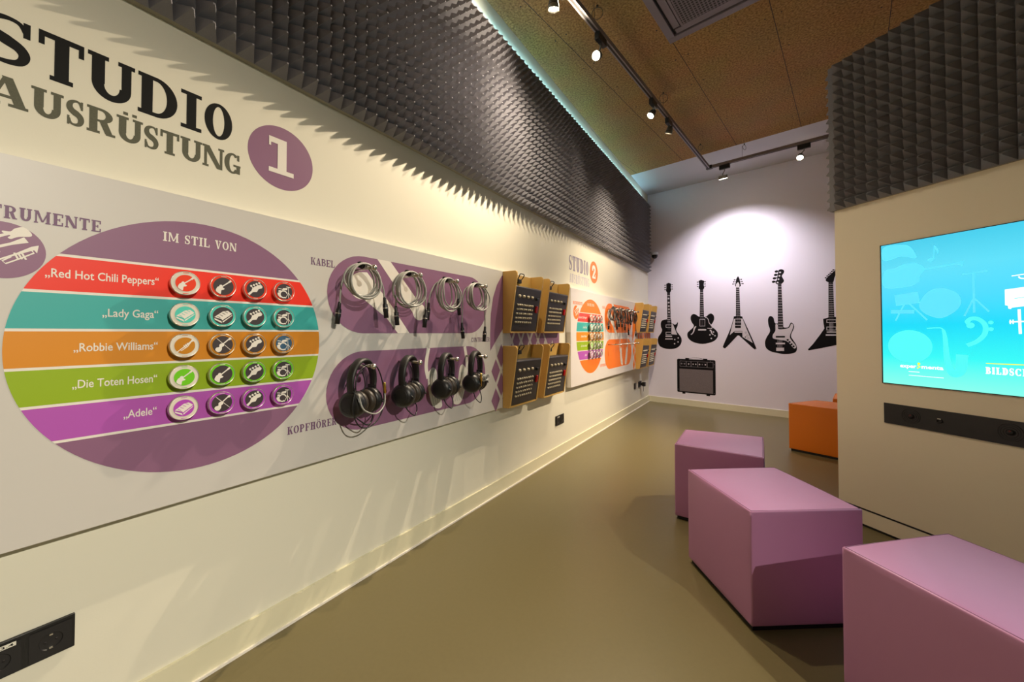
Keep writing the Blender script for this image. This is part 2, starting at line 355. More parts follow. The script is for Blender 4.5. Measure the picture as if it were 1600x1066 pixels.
def sans(mb, P, text, a0, a1, b0, h, n, bold=0.012):
    """sans-serif text with the built-in face, cap height h, fitted between a0 and a1"""
    cu = bpy.data.curves.new('lettering', 'FONT'); cu.body = text; cu.size = 1; cu.offset = bold; cu.resolution_u = 3
    ob = bpy.data.objects.new('lettering', cu); COL.objects.link(ob)
    dg = bpy.context.evaluated_depsgraph_get(); ev = ob.evaluated_get(dg); me = ev.to_mesh()
    vs = [tuple(v.co) for v in me.vertices]; fs = [tuple(p.vertices) for p in me.polygons]
    ev.to_mesh_clear(); bpy.data.objects.remove(ob); bpy.data.curves.remove(cu)
    x0 = min(v[0] for v in vs); x1 = max(v[0] for v in vs); sx = (a1-a0)/(x1-x0); sy = h/0.69
    mb.add([P.p(a0 + (v[0]-x0)*sx, b0 + v[1]*sy, n) for v in vs], fs)
    return mb

# ================================================================== the room
ZC = 3.40
far_pt = lambda u, z, n=0.0: FW.p(u, z, n)
def quad(pts): return MB().add(pts, [tuple(range(len(pts)))])
# floor, walls, ceiling
B0 = far_pt(0, 0); B1 = far_pt(6.1, 0)
struct('floor', MB().prism([(-0.1, -4.1, -0.1), (6.1, -4.1, -0.1), (6.1, B1.y + 0.1, -0.1), (-0.1, B0.y + 0.1, -0.1)], (0, 0, 0.1)), M['floor'])
struct('wall_left', MB().box((-0.1, -4.0, 0.0), (0.0, B0.y, ZC)), M['wall'])
struct('wall_far', MB().prism([far_pt(-0.1, 0), far_pt(6.1, 0), far_pt(6.1, 0, -0.1), far_pt(-0.1, 0, -0.1)], (0, 0, ZC)), M['far_wall'])
struct('wall_right', MB().box((6.0, -4.0, 0.0), (6.1, B1.y, ZC)), M['wall'])
struct('wall_back', MB().box((-0.1, -4.1, 0.0), (6.1, -4.0, ZC)), M['wall'])
e0 = far_pt(-0.12, ZC, 0.959); e1 = far_pt(6.15, ZC, 0.959)
ceil = struct('ceiling', MB().prism([(-0.1, -4.1, ZC), (6.1, -4.1, ZC), e1, e0], (0, 0, 0.06)), M['ceil'])
sm = MB(); n2 = -FW.N
for k in range(-3, 9):                                   # board joints run towards the far wall
    s0 = 1.003 - 3.233 * 0 + k * 0.632
    q0 = Vector((1.004, 3.233, ZC)) + FW.U * (k * 0.628)
    a = q0 - n2 * 6.0; b = q0 + n2 * ((e0 - q0).dot(n2) - 0.005)
    sm.obox((a + b) / 2 + Vector((0, 0, -0.0004)), FW.U * 0.0022, (b - a) / 2, (0, 0, 0.0003))
sm.build('board_joint', M['slot'], ceil)
sw = MB()
for k in range(-2, 6):
    for i in range(14):
        for s in (-0.05, 0.05):
            q = Vector((1.004, 3.233, ZC - 0.0005)) + FW.U * (k * 0.628 + s) + n2 * (-3.2 + i * 0.42)
            if (e0 - q).dot(n2) > 0.05 and 0.05 < q.x < 5.9: sw.lathe([(0.006, 0), (0.006, 0.0006)], q, (0, 0, -1), 8)
sw.build('screw_heads', M['slot'], ceil)
struct('trim_1', MB().prism([e0, e1, far_pt(6.15, ZC), far_pt(-0.12, ZC)], (0, 0, 0.05)), M['white_ceil'])
# skirting boards
bl = MB().box((0.0, -4.0, 0.0), (0.012, 6.53, 0.098)); struct('baseboard_left', bl, M['base'])
bb = MB().box((0.0, -4.0, 0.0), (0.020, 6.53, 0.008)); struct('trim_2', bb, M['white'])
struct('baseboard_far', MB().prism([far_pt(0.014, 0), far_pt(6.0, 0), far_pt(6.0, 0, 0.012), far_pt(0.014, 0, 0.012)], (0, 0, 0.09)), M['base'])
# free-standing partition
KH = 2.785
kp = KW.p
part = struct('wall_partition', MB().prism([kp(0, 0.0), kp(2.2, 0.0), kp(2.2, 0.0, -0.30), kp(0, 0.0, -0.30)], (0, 0, KH)), M['kiosk'])
struct('trim_3', MB().prism([kp(0.03, 0.094, 0.001), kp(2.2, 0.094, 0.001), kp(2.2, 0.094, -0.001), kp(0.03, 0.094, -0.001)], (0, 0, 0.009)), M['slot'])
struct('baseboard_partition', MB().prism([kp(0.03, 0, 0.001), kp(2.2, 0, 0.001), kp(2.2, 0, -0.001), kp(0.03, 0, -0.001)], (0, 0, 0.012)), M['plinth'])

# ================================================================== acoustic foam
def foam(name, P, a0, a1, b0, b1, pitch, depth, back, label):
    nc = round((a1 - a0) / pitch); nr = round((b1 - b0) / pitch); pa = (a1 - a0) / nc; pb = (b1 - b0) / nr
    root = thing(name, P.p(a0, b0), label, 'acoustic foam')
    mb = MB(); vs = []; fs = []; t = 0.05
    for j in range(nr + 1):
        for i in range(nc + 1): vs.append(P.p(a0 + i * pa, b0 + j * pb, back))
    o = len(vs)
    for j in range(nr):
        for i in range(nc):
            ca = a0 + (i + .5) * pa + random.uniform(-.002, .002); cb = b0 + (j + .5) * pb + random.uniform(-.002, .002); d = back + depth + random.uniform(-.003, .002)
            k = len(vs); h = pa * t
            vs += [P.p(ca - h, cb - h, d), P.p(ca + h, cb - h, d), P.p(ca + h, cb + h, d), P.p(ca - h, cb + h, d)]
            g = [j * (nc + 1) + i, j * (nc + 1) + i + 1, (j + 1) * (nc + 1) + i + 1, (j + 1) * (nc + 1) + i]
            fs += [(g[0], g[1], k + 1, k), (g[1], g[2], k + 2, k + 1), (g[2], g[3], k + 3, k + 2), (g[3], g[0], k, k + 3), (k, k + 1, k + 2, k + 3)]
    mb.add(vs, fs); mb.build('pyramid_foam', M['foam'], root)
    c = MB().prism([P.p(a0, b0, 0.0005), P.p(a1, b0, 0.0005), P.p(a1, b0, back - .0005), P.p(a0, b0, back - .0005)], (0, 0, b1 - b0))
    c.build('backing_board', M['foam_back'], root); return root
fl = foam('acoustic_foam', LW, -1.4, 6.44, 2.098, 3.19, 0.0568, 0.064, 0.022, 'long band of charcoal pyramid foam along the top of the left wall')
tu = thing('light_strip', (0.03, -1.3, 3.20), 'cool light strip lying on top of the long left foam band', 'light strip')
MB().box((0.004, -1.3, 3.191), (0.05, 6.3, 3.199)).build('channel', M['track'], tu)
MB().tube([(0.027, -1.28, 3.209), (0.027, 6.28, 3.209)], 0.008, 8).build('tube', M['tube'], tu)
al = bpy.data.lights.new('strip_light', 'AREA'); al.shape = 'RECTANGLE'; al.size = 0.03; al.size_y = 7.4; al.energy = 9; al.color = COOL; al.spread = PI
ao = bpy.data.objects.new('strip_light', al); COL.objects.link(ao); ao.parent = tu; ao.location = (-0.001, 3.75, 0.022); ao.rotation_euler = (PI, math.radians(-78), 0)
foam('acoustic_foam', KW, 0.018, 2.2, 1.88, 2.782, 0.0565, 0.058, 0.016, 'charcoal pyramid foam above the display screen on the partition front')
KE = Plane(KW.p(0, 0, -0.29), KW.N)                   # the partition's narrow end: normal = -U of the front
KE.N = -KW.U
ke = foam('acoustic_foam', KE, 0.0, 0.28, 1.88, 2.782, 0.0565, 0.05, 0.016, 'narrow charcoal foam piece wrapping the left end of the partition')

MB().prism([KW.p(-.0155, 1.88, -.009), KW.p(-.001, 1.88, -.009), KW.p(-.001, 1.88, .001), KW.p(.0175, 1.88, .001), KW.p(.0175, 1.88, .0165), KW.p(-.0155, 1.88, .0165)], (0, 0, .902)).build('corner_strip', M['foam'], ke)

# ================================================================== lighting track and lamps
TA = Vector((0.45, -0.6, 3.24)); T0 = Vector((0.573, 2.23, 3.24)); TB = Vector((1.012, 5.472, 3.24)); d1 = (TB - T0).normalized(); TA = TB - d1 * 6.0
TC = TB + FW.U * 2.9
tr = thing('lighting_track', TB, 'grey L-shaped lighting track hung under the brown ceiling', 'lighting track')
s1 = Vector((-d1.y, d1.x, 0)).normalized(); s2 = FW.N
MB().obox((TA + TB) / 2, s1 * 0.018, (TB - TA) / 2, (0, 0, 0.017)).build('rail', M['track'], tr)
MB().obox((TB + TC) / 2, s2 * 0.018, (TC - TB) / 2, (0, 0, 0.017)).build('rail', M['track'], tr)
MB().obox((TA + TB) / 2 + Vector((0, 0, -0.0175)), s1 * 0.007, (TB - TA) / 2, (0, 0, 0.001)).build('rail_slot', M['slot'], tr)
MB().obox((TB + TC) / 2 + Vector((0, 0, -0.0175)), s2 * 0.007, (TC - TB) / 2, (0, 0, 0.001)).build('rail_slot', M['slot'], tr)
MB().obox(TB + Vector((0.01, 0, 0)), FW.U * 0.035, s2 * 0.022, (0, 0, 0.021)).build('corner_joint', M['lamp_black'], tr)
for q in (TB - d1 * 0.35, TB - d1 * 1.65, TB - d1 * 3.0, TB + FW.U * 0.38, TB + FW.U * 1.9):
    MB().tube([q + Vector((0, 0, 0.017)), (q.x, q.y, ZC)], 0.0016, 6).build('hanging_wire', M['wire'], tr)
loops = ['small wire loop on the ceiling beside the glowing spotlight nearest the camera', 'small wire loop on the ceiling beside the third glowing spotlight',
         'small wire loop above the corner of the lighting track', 'thin wire loop in front of the white ceiling strip']
for i, q in enumerate([(0.62, 2.53), (0.80, 3.80), (0.965, 5.09), (1.41, 5.37)]):
    L = thing('wire_loop', (q[0], q[1], ZC), loops[i], 'wire loop', 'spare wire loops on the ceiling')
    R = 0.042 if i < 2 else 0.03; a = 0.5 if i < 3 else 1.2; t = Vector((math.cos(a), math.sin(a) * .6, 0)).normalized()
    MB().tube([Vector((q[0], q[1], ZC - 0.014 - R)) + t * R * math.cos(2*PI*k/28) * .9 + Vector((0, 0, R * math.sin(2*PI*k/28))) for k in range(28)], 0.0022, 6, closed=True).build('loop', M['wire'], L)
    MB().lathe([(0.008, 0), (0.006, 0.014)], (q[0], q[1], ZC), (0, 0, -1), 10).build('ceiling_clip', M['wire'], L)

def spot_head(key, label, lit=True, on_track=True, body='lamp_grey'):
    pos, aim, watts, ang, blend, color = SPOTS[key]; pos = Vector(pos); ax = (Vector(aim) - pos).normalized()
    root = thing('spotlight_head', pos, label, 'spotlight', 'track spotlights')
    A, D, S = (TB, d1, s1) if key in ('one', 'two', 'three', 'four') else (TB, FW.U, s2)
    if on_track:
        q = A + D * (pos - A).dot(D); q.z = 3.24 - 0.017 - 0.026
        if key in ('flood', 'six'): q = q + D * 0.04
        ad = MB().obox(q, D * 0.06, S * 0.017, (0, 0, 0.026)).build('adapter', M['lamp_black'], root, bevel=0.003)
        top = q + Vector((0, 0, -0.026))
    else:
        q = Vector((pos.x, pos.y, ZC)); MB().lathe([(0.05, 0), (0.05, 0.03)], q, (0, 0, -1), 20).build('adapter', M['lamp_black'], root); top = q + Vector((0, 0, -0.03))
    back = pos - ax * 0.045
    MB().tube([top, (top.x, top.y, top.z - 0.02), back + Vector((0, 0, 0.015)), back], 0.006, 8).build('arm', M[body], root)
    if key == 'flood':
        up = Vector((0, 0, 1)); e1_ = ax.cross(up).normalized(); e2_ = e1_.cross(ax)
        MB().obox(pos - ax * 0.02, e1_ * 0.045, e2_ * 0.03, ax * 0.02).build('lamp_housing', M[body], root, bevel=0.003)
        MB().obox(pos + ax * 0.0012, e1_ * 0.04, e2_ * 0.025, ax * 0.001).build('lamp_lens', M['lens'], root)
    else:
        hd = MB().lathe([(0.012, -0.06), (0.018, -0.055), (0.026, -0.03), (0.033, -0.004), (0.034, 0.012), (0.030, 0.012), (0.029, 0.0)], pos, ax, 24, False)
        h = hd.build('lamp_housing', M[body], root)
        MB().lathe([(0.0005, 0), (0.0285, 0)], pos, ax, 24, False).build('lamp_lens', M['lens'], root)
        fin = MB()
        for k in range(4): fin.lathe([(0.019 + k*.003, -0.052 + k*.012), (0.024 + k*.003, -0.052 + k*.012), (0.024 + k*.003, -0.049 + k*.012), (0.019 + k*.003, -0.049 + k*.012)], pos, ax, 20, False)
        fin.build('cooling_ring', M['lamp_black'], h)
    ld = bpy.data.lights.new('bulb', 'SPOT'); ld.energy = watts; ld.spot_size = math.radians(ang); ld.spot_blend = blend; ld.color = color; ld.shadow_soft_size = 0.014
    lo = bpy.data.objects.new('bulb', ld); COL.objects.link(lo); lo.parent = root; lo.location = ax * 0.02
    lo.rotation_euler = ax.to_track_quat('-Z', 'Y').to_euler(); return root
spot_head('one', 'brightest glowing spotlight at the near end of the lighting track')
spot_head('two', 'second glowing spotlight along the track, below its black adapter')
spot_head('three', 'third glowing spotlight along the track, next to the grey one turned away')
spot_head('four', 'grey spotlight near the track corner, turned away from view')
spot_head('flood', 'small grey floodlight hanging on a rod, washing the guitar wall')
spot_head('six', 'glowing spotlight on the short track beside the partition foam')
r_ = spot_head('right', 'unseen ceiling spotlight added as fill on the right side of the room', on_track=False); del r_['group']
r_ = spot_head('over', 'unseen ceiling spotlight added as fill in the space behind the partition', on_track=False); del r_['group']

# ------------------------------------------------------------------ ceiling air vent
va = Vector((0.982, 3.143, ZC)); vu = FW.U; vn = FW.N      # far-left corner; it reaches right and back towards the camera
ve = thing('ceiling_vent', va + vu * 0.45 + vn * 0.45, 'square grey air vent with perforated grille in the brown ceiling', 'vent')
S = 0.92
def vbox(a0, a1, b0, b1, z0, z1): return [va + vu*a0 + vn*b0 + Vector((0,0,z0)), va + vu*a1 + vn*b0 + Vector((0,0,z0)), va + vu*a1 + vn*b1 + Vector((0,0,z0)), va + vu*a0 + vn*b1 + Vector((0,0,z0))], (0, 0, z1 - z0)
fr = MB()
for r in ((0, S, 0, .055), (0, S, S-.055, S), (0, .055, .055, S-.055), (S-.055, S, .055, S-.055)): fr.prism(*vbox(*r, -0.032, -0.0005))
fr.build('frame', M['vent'], ve, bevel=0.004)
lv = MB()
for r in ((.075, S-.075, .07, .115), (.075, S-.075, S-.115, S-.07), (.07, .115, .13, S-.13), (S-.115, S-.07, .13, S-.13)): lv.prism(*vbox(*r, -0.026, -0.018))
lv.build('air_flap', M['vent'], ve)
MB().prism(*vbox(.05, S-.05, .05, S-.05, -0.012, -0.0008)).build('air_slot', M['slot'], ve)
gp = MB().prism(*vbox(.14, S-.14, .14, S-.14, -0.036, -0.013)); g_ = gp.build('grille', M['perforated'], ve)
# turn the grille's own axes along the vent so that its holes line up
Rz = Matrix.Rotation(math.atan2(vu.y, vu.x), 4, 'Z'); g_.data.transform(Rz.inverted()); g_.matrix_local = Rz
gf = MB()
for r in ((.125, S-.125, .125, .14), (.125, S-.125, S-.14, S-.125), (.125, .14, .14, S-.14), (S-.14, S-.125, .14, S-.14)): gf.prism(*vbox(*r, -0.037, -0.013))
gf.build('grille_rim', M['vent'], ve)

# ================================================================== wall lettering on the left wall
PT = 0.0002
t = thing('wall_lettering', LW.p(0.345, 1.787), 'large black STUDIO lettering on the cream wall', 'lettering')
slab_letters(MB(), LW, [('S', .062, .150), ('T', .157, .236), ('U', .243, .338), ('D', .345, .437), ('I', .446, .500), ('O', .508, .588)], 1.787, 1.909, PT).build('letters', M['black'], t)
t = thing('wall_lettering', LW.p(0.345, 1.684), 'speckled grey-green AUSRÜSTUNG lettering under the black STUDIO', 'lettering')
slab_letters(MB(), LW, [('A', .078, .143), ('U', .147, .201), ('S', .206, .238), ('R', .243, .299), ('Ü', .301, .357), ('S', .360, .393), ('T', .397, .443), ('U', .446, .503), ('N', .504, .565), ('G', .566, .615)], 1.684, 1.756, PT, t=.22).build('letters', M['olive_vinyl'], t)
def number_disc(c, r, m, num, a0, a1, b0, b1, label):
    d = thing('number_disc', LW.p(*c), label, 'number sign')
    MB().flat(LW, circ(c, r, 64), PT).build('disc', m, d)
    nb = MB()
    for poly in glyph(num, (a1-a0)/(b1-b0), .26 if num == '2' else .36, .15): nb.flat(LW, [(a0 + px*(b1-b0), b0 + py*(b1-b0)) for px, py in poly], PT + .0006)
    nb.build('numeral', M['white'], d)
number_disc((0.757, 1.800), 0.120, M['purple'], '1', .708, .800, 1.737, 1.872, 'round purple sign with a white 1 on the left wall')
number_disc((4.075, 1.794), 0.122, M['orange'], '2', 4.02, 4.13, 1.725, 1.865, 'round orange sign with a white 2 on the left wall')
t = thing('wall_lettering', LW.p(3.66, 1.74), 'small lavender STUDIO lettering beside the orange 2', 'lettering')
slab_letters(MB(), LW, [('S', 3.412, 3.482), ('T', 3.494, 3.574), ('U', 3.584, 3.672), ('D', 3.684, 3.772), ('I', 3.784, 3.830), ('O', 3.842, 3.912)], 1.735, 1.885, PT, t=.22, th=.08).build('letters', M['lavender_vinyl'], t)
t = thing('wall_lettering', LW.p(3.66, 1.63), 'pale AUSRÜSTUNG lettering below the small lavender STUDIO', 'lettering')
slab_letters(MB(), LW, [(c, 3.425 + i*.0515, 3.425 + i*.0515 + .045) for i, c in enumerate('AUSRÜSTUNG')], 1.615, 1.705, PT, t=.18, th=.07).build('letters', M['pale_vinyl'], t)

# ================================================================== display boards
PF = 0.05                                                   # front face of a board, metres off the wall
PEG_Y = (1.03, 1.29, 1.552, 1.805)
def stadium(a0, a1, b0, b1, n=20):
    r = (b1 - b0) / 2; cb = (b0 + b1) / 2
    return circ((a0 + r, cb), r, n, None, PI/2, 3*PI/2) + circ((a1 - r, cb), r, n, None, -PI/2, PI/2)
def board(P, main, text_m, board_m, red, label, guitar_icons):
    root = thing('display_board', P.p(1.54, 0.607), label, 'display board')
    MB().prism([P.p(-0.02, 0.607, 0.0005), P.p(3.09, 0.607, 0.0005), P.p(3.09, 0.607, PF), P.p(-0.02, 0.607, PF)], (0, 0, 0.944)).build('board', board_m, root)
    K = PF + 0.0004
    c = (0.495, 1.0865); R = 0.387
    def band(z0, z1):
        a0 = math.asin(max(-1, min(1, (z0 - c[1]) / R))); a1 = math.asin(max(-1, min(1, (z1 - c[1]) / R)))
        return circ(c, R, 14, None, a0, a1) + circ(c, R, 14, None, PI - a1, PI - a0)
    zs = (1.325, 1.230, 1.133, 1.037, .942, .849); g = .0035
    MB().flat(P, circ(c, R, 96), K - .0002).build('disc_backing', M['white'], root)
    MB().flat(P, band(zs[0] + g, c[1] + R), K).build('disc_cap', main, root)
    for i, m in enumerate((red, M['teal'], M['ochre'], M['green'], M['magenta'])): MB().flat(P, band(zs[i+1] + g, zs[i] - g), K).build('colour_band', m, root)
    MB().flat(P, band(c[1] - R, zs[5] - g), K).build('disc_cap', main, root)
    slab(MB(), P, 'IM STIL VON', .394, .586, 1.402, 1.430, K + .0003, .22, .09).build('heading', M['white'], root)
    for s, a0, z in (('„Red Hot Chili Peppers“', .170, 1.267), ('„Lady Gaga“', .271, 1.170), ('„Robbie Williams“', .220, 1.077), ('„Die Toten Hosen“', .219, .981), ('„Adele“', .316, .886)):
        sans(MB(), P, s, a0, .386, z, .0215, K + .0003).build('row_caption', M['white'], root)
    # small instrument emblem at the far left
    mc = (.104, 1.322); MB().flat(P, circ(mc, .067, 48), K).build('emblem_disc', main, root)
    em = MB(); k2 = K + .0003
    em.flat(P, spline([(.135,1.382),(.146,1.372),(.147,1.362),(.128,1.357),(.117,1.350),(.112,1.353),(.116,1.358),(.106,1.362),(.104,1.367),(.116,1.368),(.122,1.376)], 5, True), k2)
    em.flat(P, ribbon([(.113,1.362),(.075,1.338),(.06,1.330)], .006), k2)
    em.flat(P, ribbon([(.140,1.352),(.118,1.339),(.098,1.328),(.082,1.315)], [.014,.006,.006,.008]), k2); em.flat(P, ribbon([(.100,1.312),(.090,1.316),(.075,1.330)], [.012,.006,.005]), k2)
    em.flat(P, ribbon([(.158,1.332),(.150,1.333),(.125,1.315),(.085,1.288)], [.020,.009,.004,.003]), k2)
    em.flat(P, ribbon([(.148,1.328),(.152,1.322),(.128,1.303),(.110,1.290),(.105,1.296),(.118,1.308)], .003), k2)
    for a in (.122, .128, .134): em.flat(P, ribbon([(a, 1.318), (a + .006, 1.304)], .0035), k2)
    em.build('emblem_icon', M['white'], root)
    slab(MB(), P, 'INSTRUMENTE', .028, .265, 1.398, 1.429, K, .24, .1).build('heading', text_m, root)
    slab(MB(), P, 'KABEL', .845, .947, 1.398, 1.427, K, .2, .08).build('heading', text_m, root)
    slab(MB(), P, 'KOPFHÖRER', .761, .960, .740, .770, K, .24, .1).build('heading', text_m, root)
    slab(MB(), P, 'CONTROLLER', 1.856, 2.046, 1.067, 1.095, K, .2, .08).build('heading', text_m, root)
    # cable field: a rounded strip crossed by two white cords
    MB().flat(P, stadium(.914, 2.012, 1.123, 1.469), K).build('cable_field', main, root)
    cb = MB(); cb.flat(P, [(1.160,1.4692),(1.236,1.4692),(1.470,1.235),(1.40,1.205)], K + .0003); cb.flat(P, circ((1.424,1.235), .045, 24), K + .0003)
    cb.flat(P, [(1.060,1.395),(1.105,1.40),(1.250,1.25),(1.358,1.1228),(1.283,1.1228),(1.215,1.195),(1.09,1.275)], K + .0003); cb.flat(P, circ((1.075,1.335), .06, 28), K + .0003)
    cb.build('cable_motif', M['white'], root)
    # headphone field with its white headphone outline
    MB().flat(P, stadium(.913, 1.999, .695, 1.043), K).build('headphone_field', main, root)
    hm = MB()
    hm.flat(P, ribbon(spline([(1.492,1.0428),(1.478,.98),(1.476,.93),(1.49,.88)], 6), [.024]*19), K + .0003)
    hm.flat(P, ribbon(spline([(1.793,1.0428),(1.81,.97),(1.815,.92),(1.805,.87)], 6), [.024]*19), K + .0003)
    hm.flat(P, spline([(1.505,.925),(1.488,.90),(1.492,.82),(1.52,.735),(1.56,.708),(1.598,.715),(1.585,.77),(1.56,.84),(1.555,.91),(1.53,.935)], 5, True), K + .0005)
    hm.flat(P, spline([(1.79,.925),(1.81,.89),(1.80,.80),(1.765,.72),(1.73,.703),(1.69,.72),(1.70,.77),(1.73,.84),(1.745,.91),(1.765,.935)], 5, True), K + .0005)
    hm.build('headphone_motif', M['white'], root)
    hl = MB()
    for i in range(4):
        hl.flat(P, ribbon([(1.507 + i*.014, .90), (1.512 + i*.016, .82), (1.533 + i*.017, .735)], .0022), K + .0007)
        hl.flat(P, ribbon([(1.787 - i*.013, .89), (1.783 - i*.015, .81), (1.757 - i*.016, .725)], .0022), K + .0007)
    hl.build('headphone_motif_lines', M['decal_grey'], root)
    # controller field: arc, diamond lattice and side block
    cm = MB()
    cm.flat(P, [(2.055,1.005),(2.052,1.12),(2.06,1.25),(2.085,1.36),(2.13,1.45),(2.19,1.52),(2.32,1.53),(2.32,1.25),(2.19,1.14)], K)
    for j in range(-2, 4):
        for i in range(0, 6):
            ca = 2.118 + i * .130 + (j % 2) * .065; cz = .868 + j * .098
            if (ca < 2.78 and cz < 1.20) and not (ca < 2.25 and cz > 1.03): cm.flat(P, [(ca - .050, cz), (ca, cz - .080), (ca + .050, cz), (ca, cz + .080)], K)
    cm.flat(P, [(2.80,1.13),(2.90,.99),(2.96,1.06),(3.0,.9),(3.0,.66),(3.09,.66),(3.09,1.49),(2.9,1.49)], K)
    cm.build('controller_motif', main, root)
    for z in (1.398, .985):
        for y in PEG_Y:
            pg = MB().tube([P.p(y, z, PF + .0005), P.p(y, z, .192)], .0055, 10).build('peg', M['steel'], root)
            MB().ball(P.p(y, z, .198), .0125, 10).build('ball_end', M['steel'], pg)
    return root
P1 = Plane((0, 0, 0), (0, 1, 0)); P2 = Plane((0, 3.36, 0), (0, 1, 0))
board(P1, M['purple'], M['purple_text'], M['panel'], M['red'], 'long pale grey board with purple fields below the big black lettering', True)
board(P2, M['orange'], M['orange'], M['panel2'], M['red2'], 'white board with orange fields below the orange number sign', True)

# ------------------------------------------------------------------ round instrument badges
ICON = {
 'guitar': [spline([(-.62,-.35),(-.5,-.1),(-.38,-.02),(-.3,.12),(-.14,.12),(-.1,-.05),(-.02,-.15),(.08,-.22),(-.02,-.32),(-.16,-.36),(-.2,-.5),(-.24,-.72),(-.42,-.66),(-.6,-.5)],4,True), ribbon([(-.14,-.04),(.46,.46)],.1), ribbon([(.42,.42),(.6,.6)],.17)],
 'headstock': [[(-.72,-.5),(-.42,-.22),(-.3,.1),(.2,.42),(.5,.45),(.62,.28),(.55,.12),(.25,.02),(.1,-.28),(-.25,-.32),(-.58,-.66)]] + [circ((-.42+i*.24,.28+i*.12),.1,12) for i in range(4)] + [ribbon([(-.36+i*.24,.2+i*.12),(-.26+i*.24,.06+i*.12)],.06) for i in range(4)],
 'drums': [circ((-.1,-.3),.42,24,None,.3,2*PI-1.0)+circ((-.1,-.3),.3,24,None,.3,2*PI-1.0)[::-1], [(-.62,-.1),(-.34,-.02),(-.36,.1),(-.6,.12)], [(-.3,.12),(.26,.18),(.3,.42),(-.16,.36)], ribbon([(-.66,.3),(-.3,.24)],.07), ribbon([(.16,.52),(.6,.46)],.08), ribbon([(.38,.5),(.42,-.7)],.05), ribbon([(.4,-.1),(.7,-.55)],.05), ribbon([(.4,-.1),(.1,-.72)],.05), [(-.72,-.2),(-.5,-.1),(-.48,-.5),(-.3,-.66),(-.5,-.62),(-.68,-.42)]],
 'keyboard': [[(-.72,-.14),(-.05,.4),(.36,.5),(.72,.2),(-.08,-.44),(-.14,-.32)], [(-.72,-.22),(-.14,-.52),(-.1,-.7),(-.68,-.38)], [(-.04,-.66),(.72,.02),(.72,.1),(-.06,-.54)]],
 'trumpet': [ribbon([(.66,.56),(.5,.42),(.1,.04),(-.66,-.66)],[.3,.13,.09,.07]), ribbon([(.44,.3),(.2,-.1),(-.3,-.5),(-.36,-.36)],.07)] + [ribbon([(-.1+i*.13,.04+i*.11),(.04+i*.13,-.22+i*.11)],.09) for i in range(3)],
 'violin': [spline([(-.42,-.66),(-.6,-.46),(-.52,-.26),(-.3,-.2),(-.28,.02),(-.1,.14),(.08,.08),(.08,-.1),(-.06,-.22),(-.08,-.42),(-.2,-.62)],5,True), ribbon([(-.06,.02),(.56,.6)],.1), ribbon([(.48,.5),(.66,.62)],.2), ribbon([(-.5,.62),(.62,-.5)],.04)],
}
KEYS = {'keyboard': [ribbon([(-.5+i*.2,-.06+i*.16),(-.24+i*.2,-.2+i*.16)],.045) for i in range(5)]}
RAD = 0.0362
def make_badge(P, a, z, icon, ring_m, inner_m, icon_m, label, group):
    c = P.p(a, z, PF); root = thing('instrument_badge', c, label, 'badge', group); N = P.N
    MB().lathe([(.012, .0016), (.012, .016)], c, N, 16).build('standoff', M['steel'], root)
    MB().lathe([(.030, .016), (RAD, .018), (RAD, .0305), (RAD - .0008, .0312), (RAD - .0018, .0305)], c, N, 40, False).build('rim', M['clear_rim'], root)
    MB().lathe([(.0005, .0305), (RAD - .0018, .0305)], c, N, 40, False).build('face', ring_m, root)
    Q = Plane(c, P.U); Q.N = N; ri = .0252 if ring_m is M['badge_white'] else .0282
    MB().flat(Q, circ((0, 0), ri, 40), .0312).build('inner_disc', inner_m, root)
    s = ri * 1.22; ic = MB()
    for poly in ICON[icon]: ic.flat(Q, [(x*s, y*s) for x, y in poly], .0318)
    io = ic.build('icon', icon_m, root)
    if icon in KEYS:
        kk = MB()
        for poly in KEYS[icon]: kk.flat(Q, [(x*s, y*s) for x, y in poly], .0323)
        kk.build('key_lines', inner_m, io)
    mk = MB()
    for zz in (-.0315, .0312): mk.flat(Q, rect(-.007, zz - .0008, .007, zz + .0008), .0312)
    mk.build('face_marking', M['badge_white'] if ring_m is not M['badge_white'] else inner_m, root)
    return root
COLS = (.441, .539, .634, .730); ROWS = (1.277, 1.181, 1.0865, .991, .898)
NAMES = ['red', 'teal', 'ochre', 'green', 'magenta']; BM = ['red_b', 'teal_b', 'ochre_b', 'green_b', 'magenta_b']
GRID = [('guitar', 'guitar', 'headstock', 'drums'), ('keyboard', 'keyboard', 'headstock', 'drums'), ('trumpet', 'violin', 'headstock', 'drums'), ('guitar', 'guitar', 'headstock', 'drums'), ('keyboard', 'violin', 'headstock', 'drums')]
WORD = dict(guitar='guitar', headstock='bass headstock', drums='drum kit', keyboard='keyboard', trumpet='trumpet', violin='violin')
for P, bname in ((P1, 'purple board'), (P2, 'orange board')):
    for r in range(5):
        for k in range(4):
            ic = GRID[r][k]; gname = 'round badges on the ' + bname
            if k == 0: make_badge(P, COLS[k], ROWS[r], ic, M['badge_white'], M[BM[r]], M['white'], 'white-faced round badge with a %s on the %s row of the %s' % (WORD[ic], NAMES[r], bname), gname)
            else: make_badge(P, COLS[k], ROWS[r], ic, M[BM[r]], M['slate'] if (r, k) == (2, 3) else M['dark_disc'], M['white'], 'dark-centred round badge with a %s on the %s row of the %s' % (WORD[ic], NAMES[r], bname), gname)

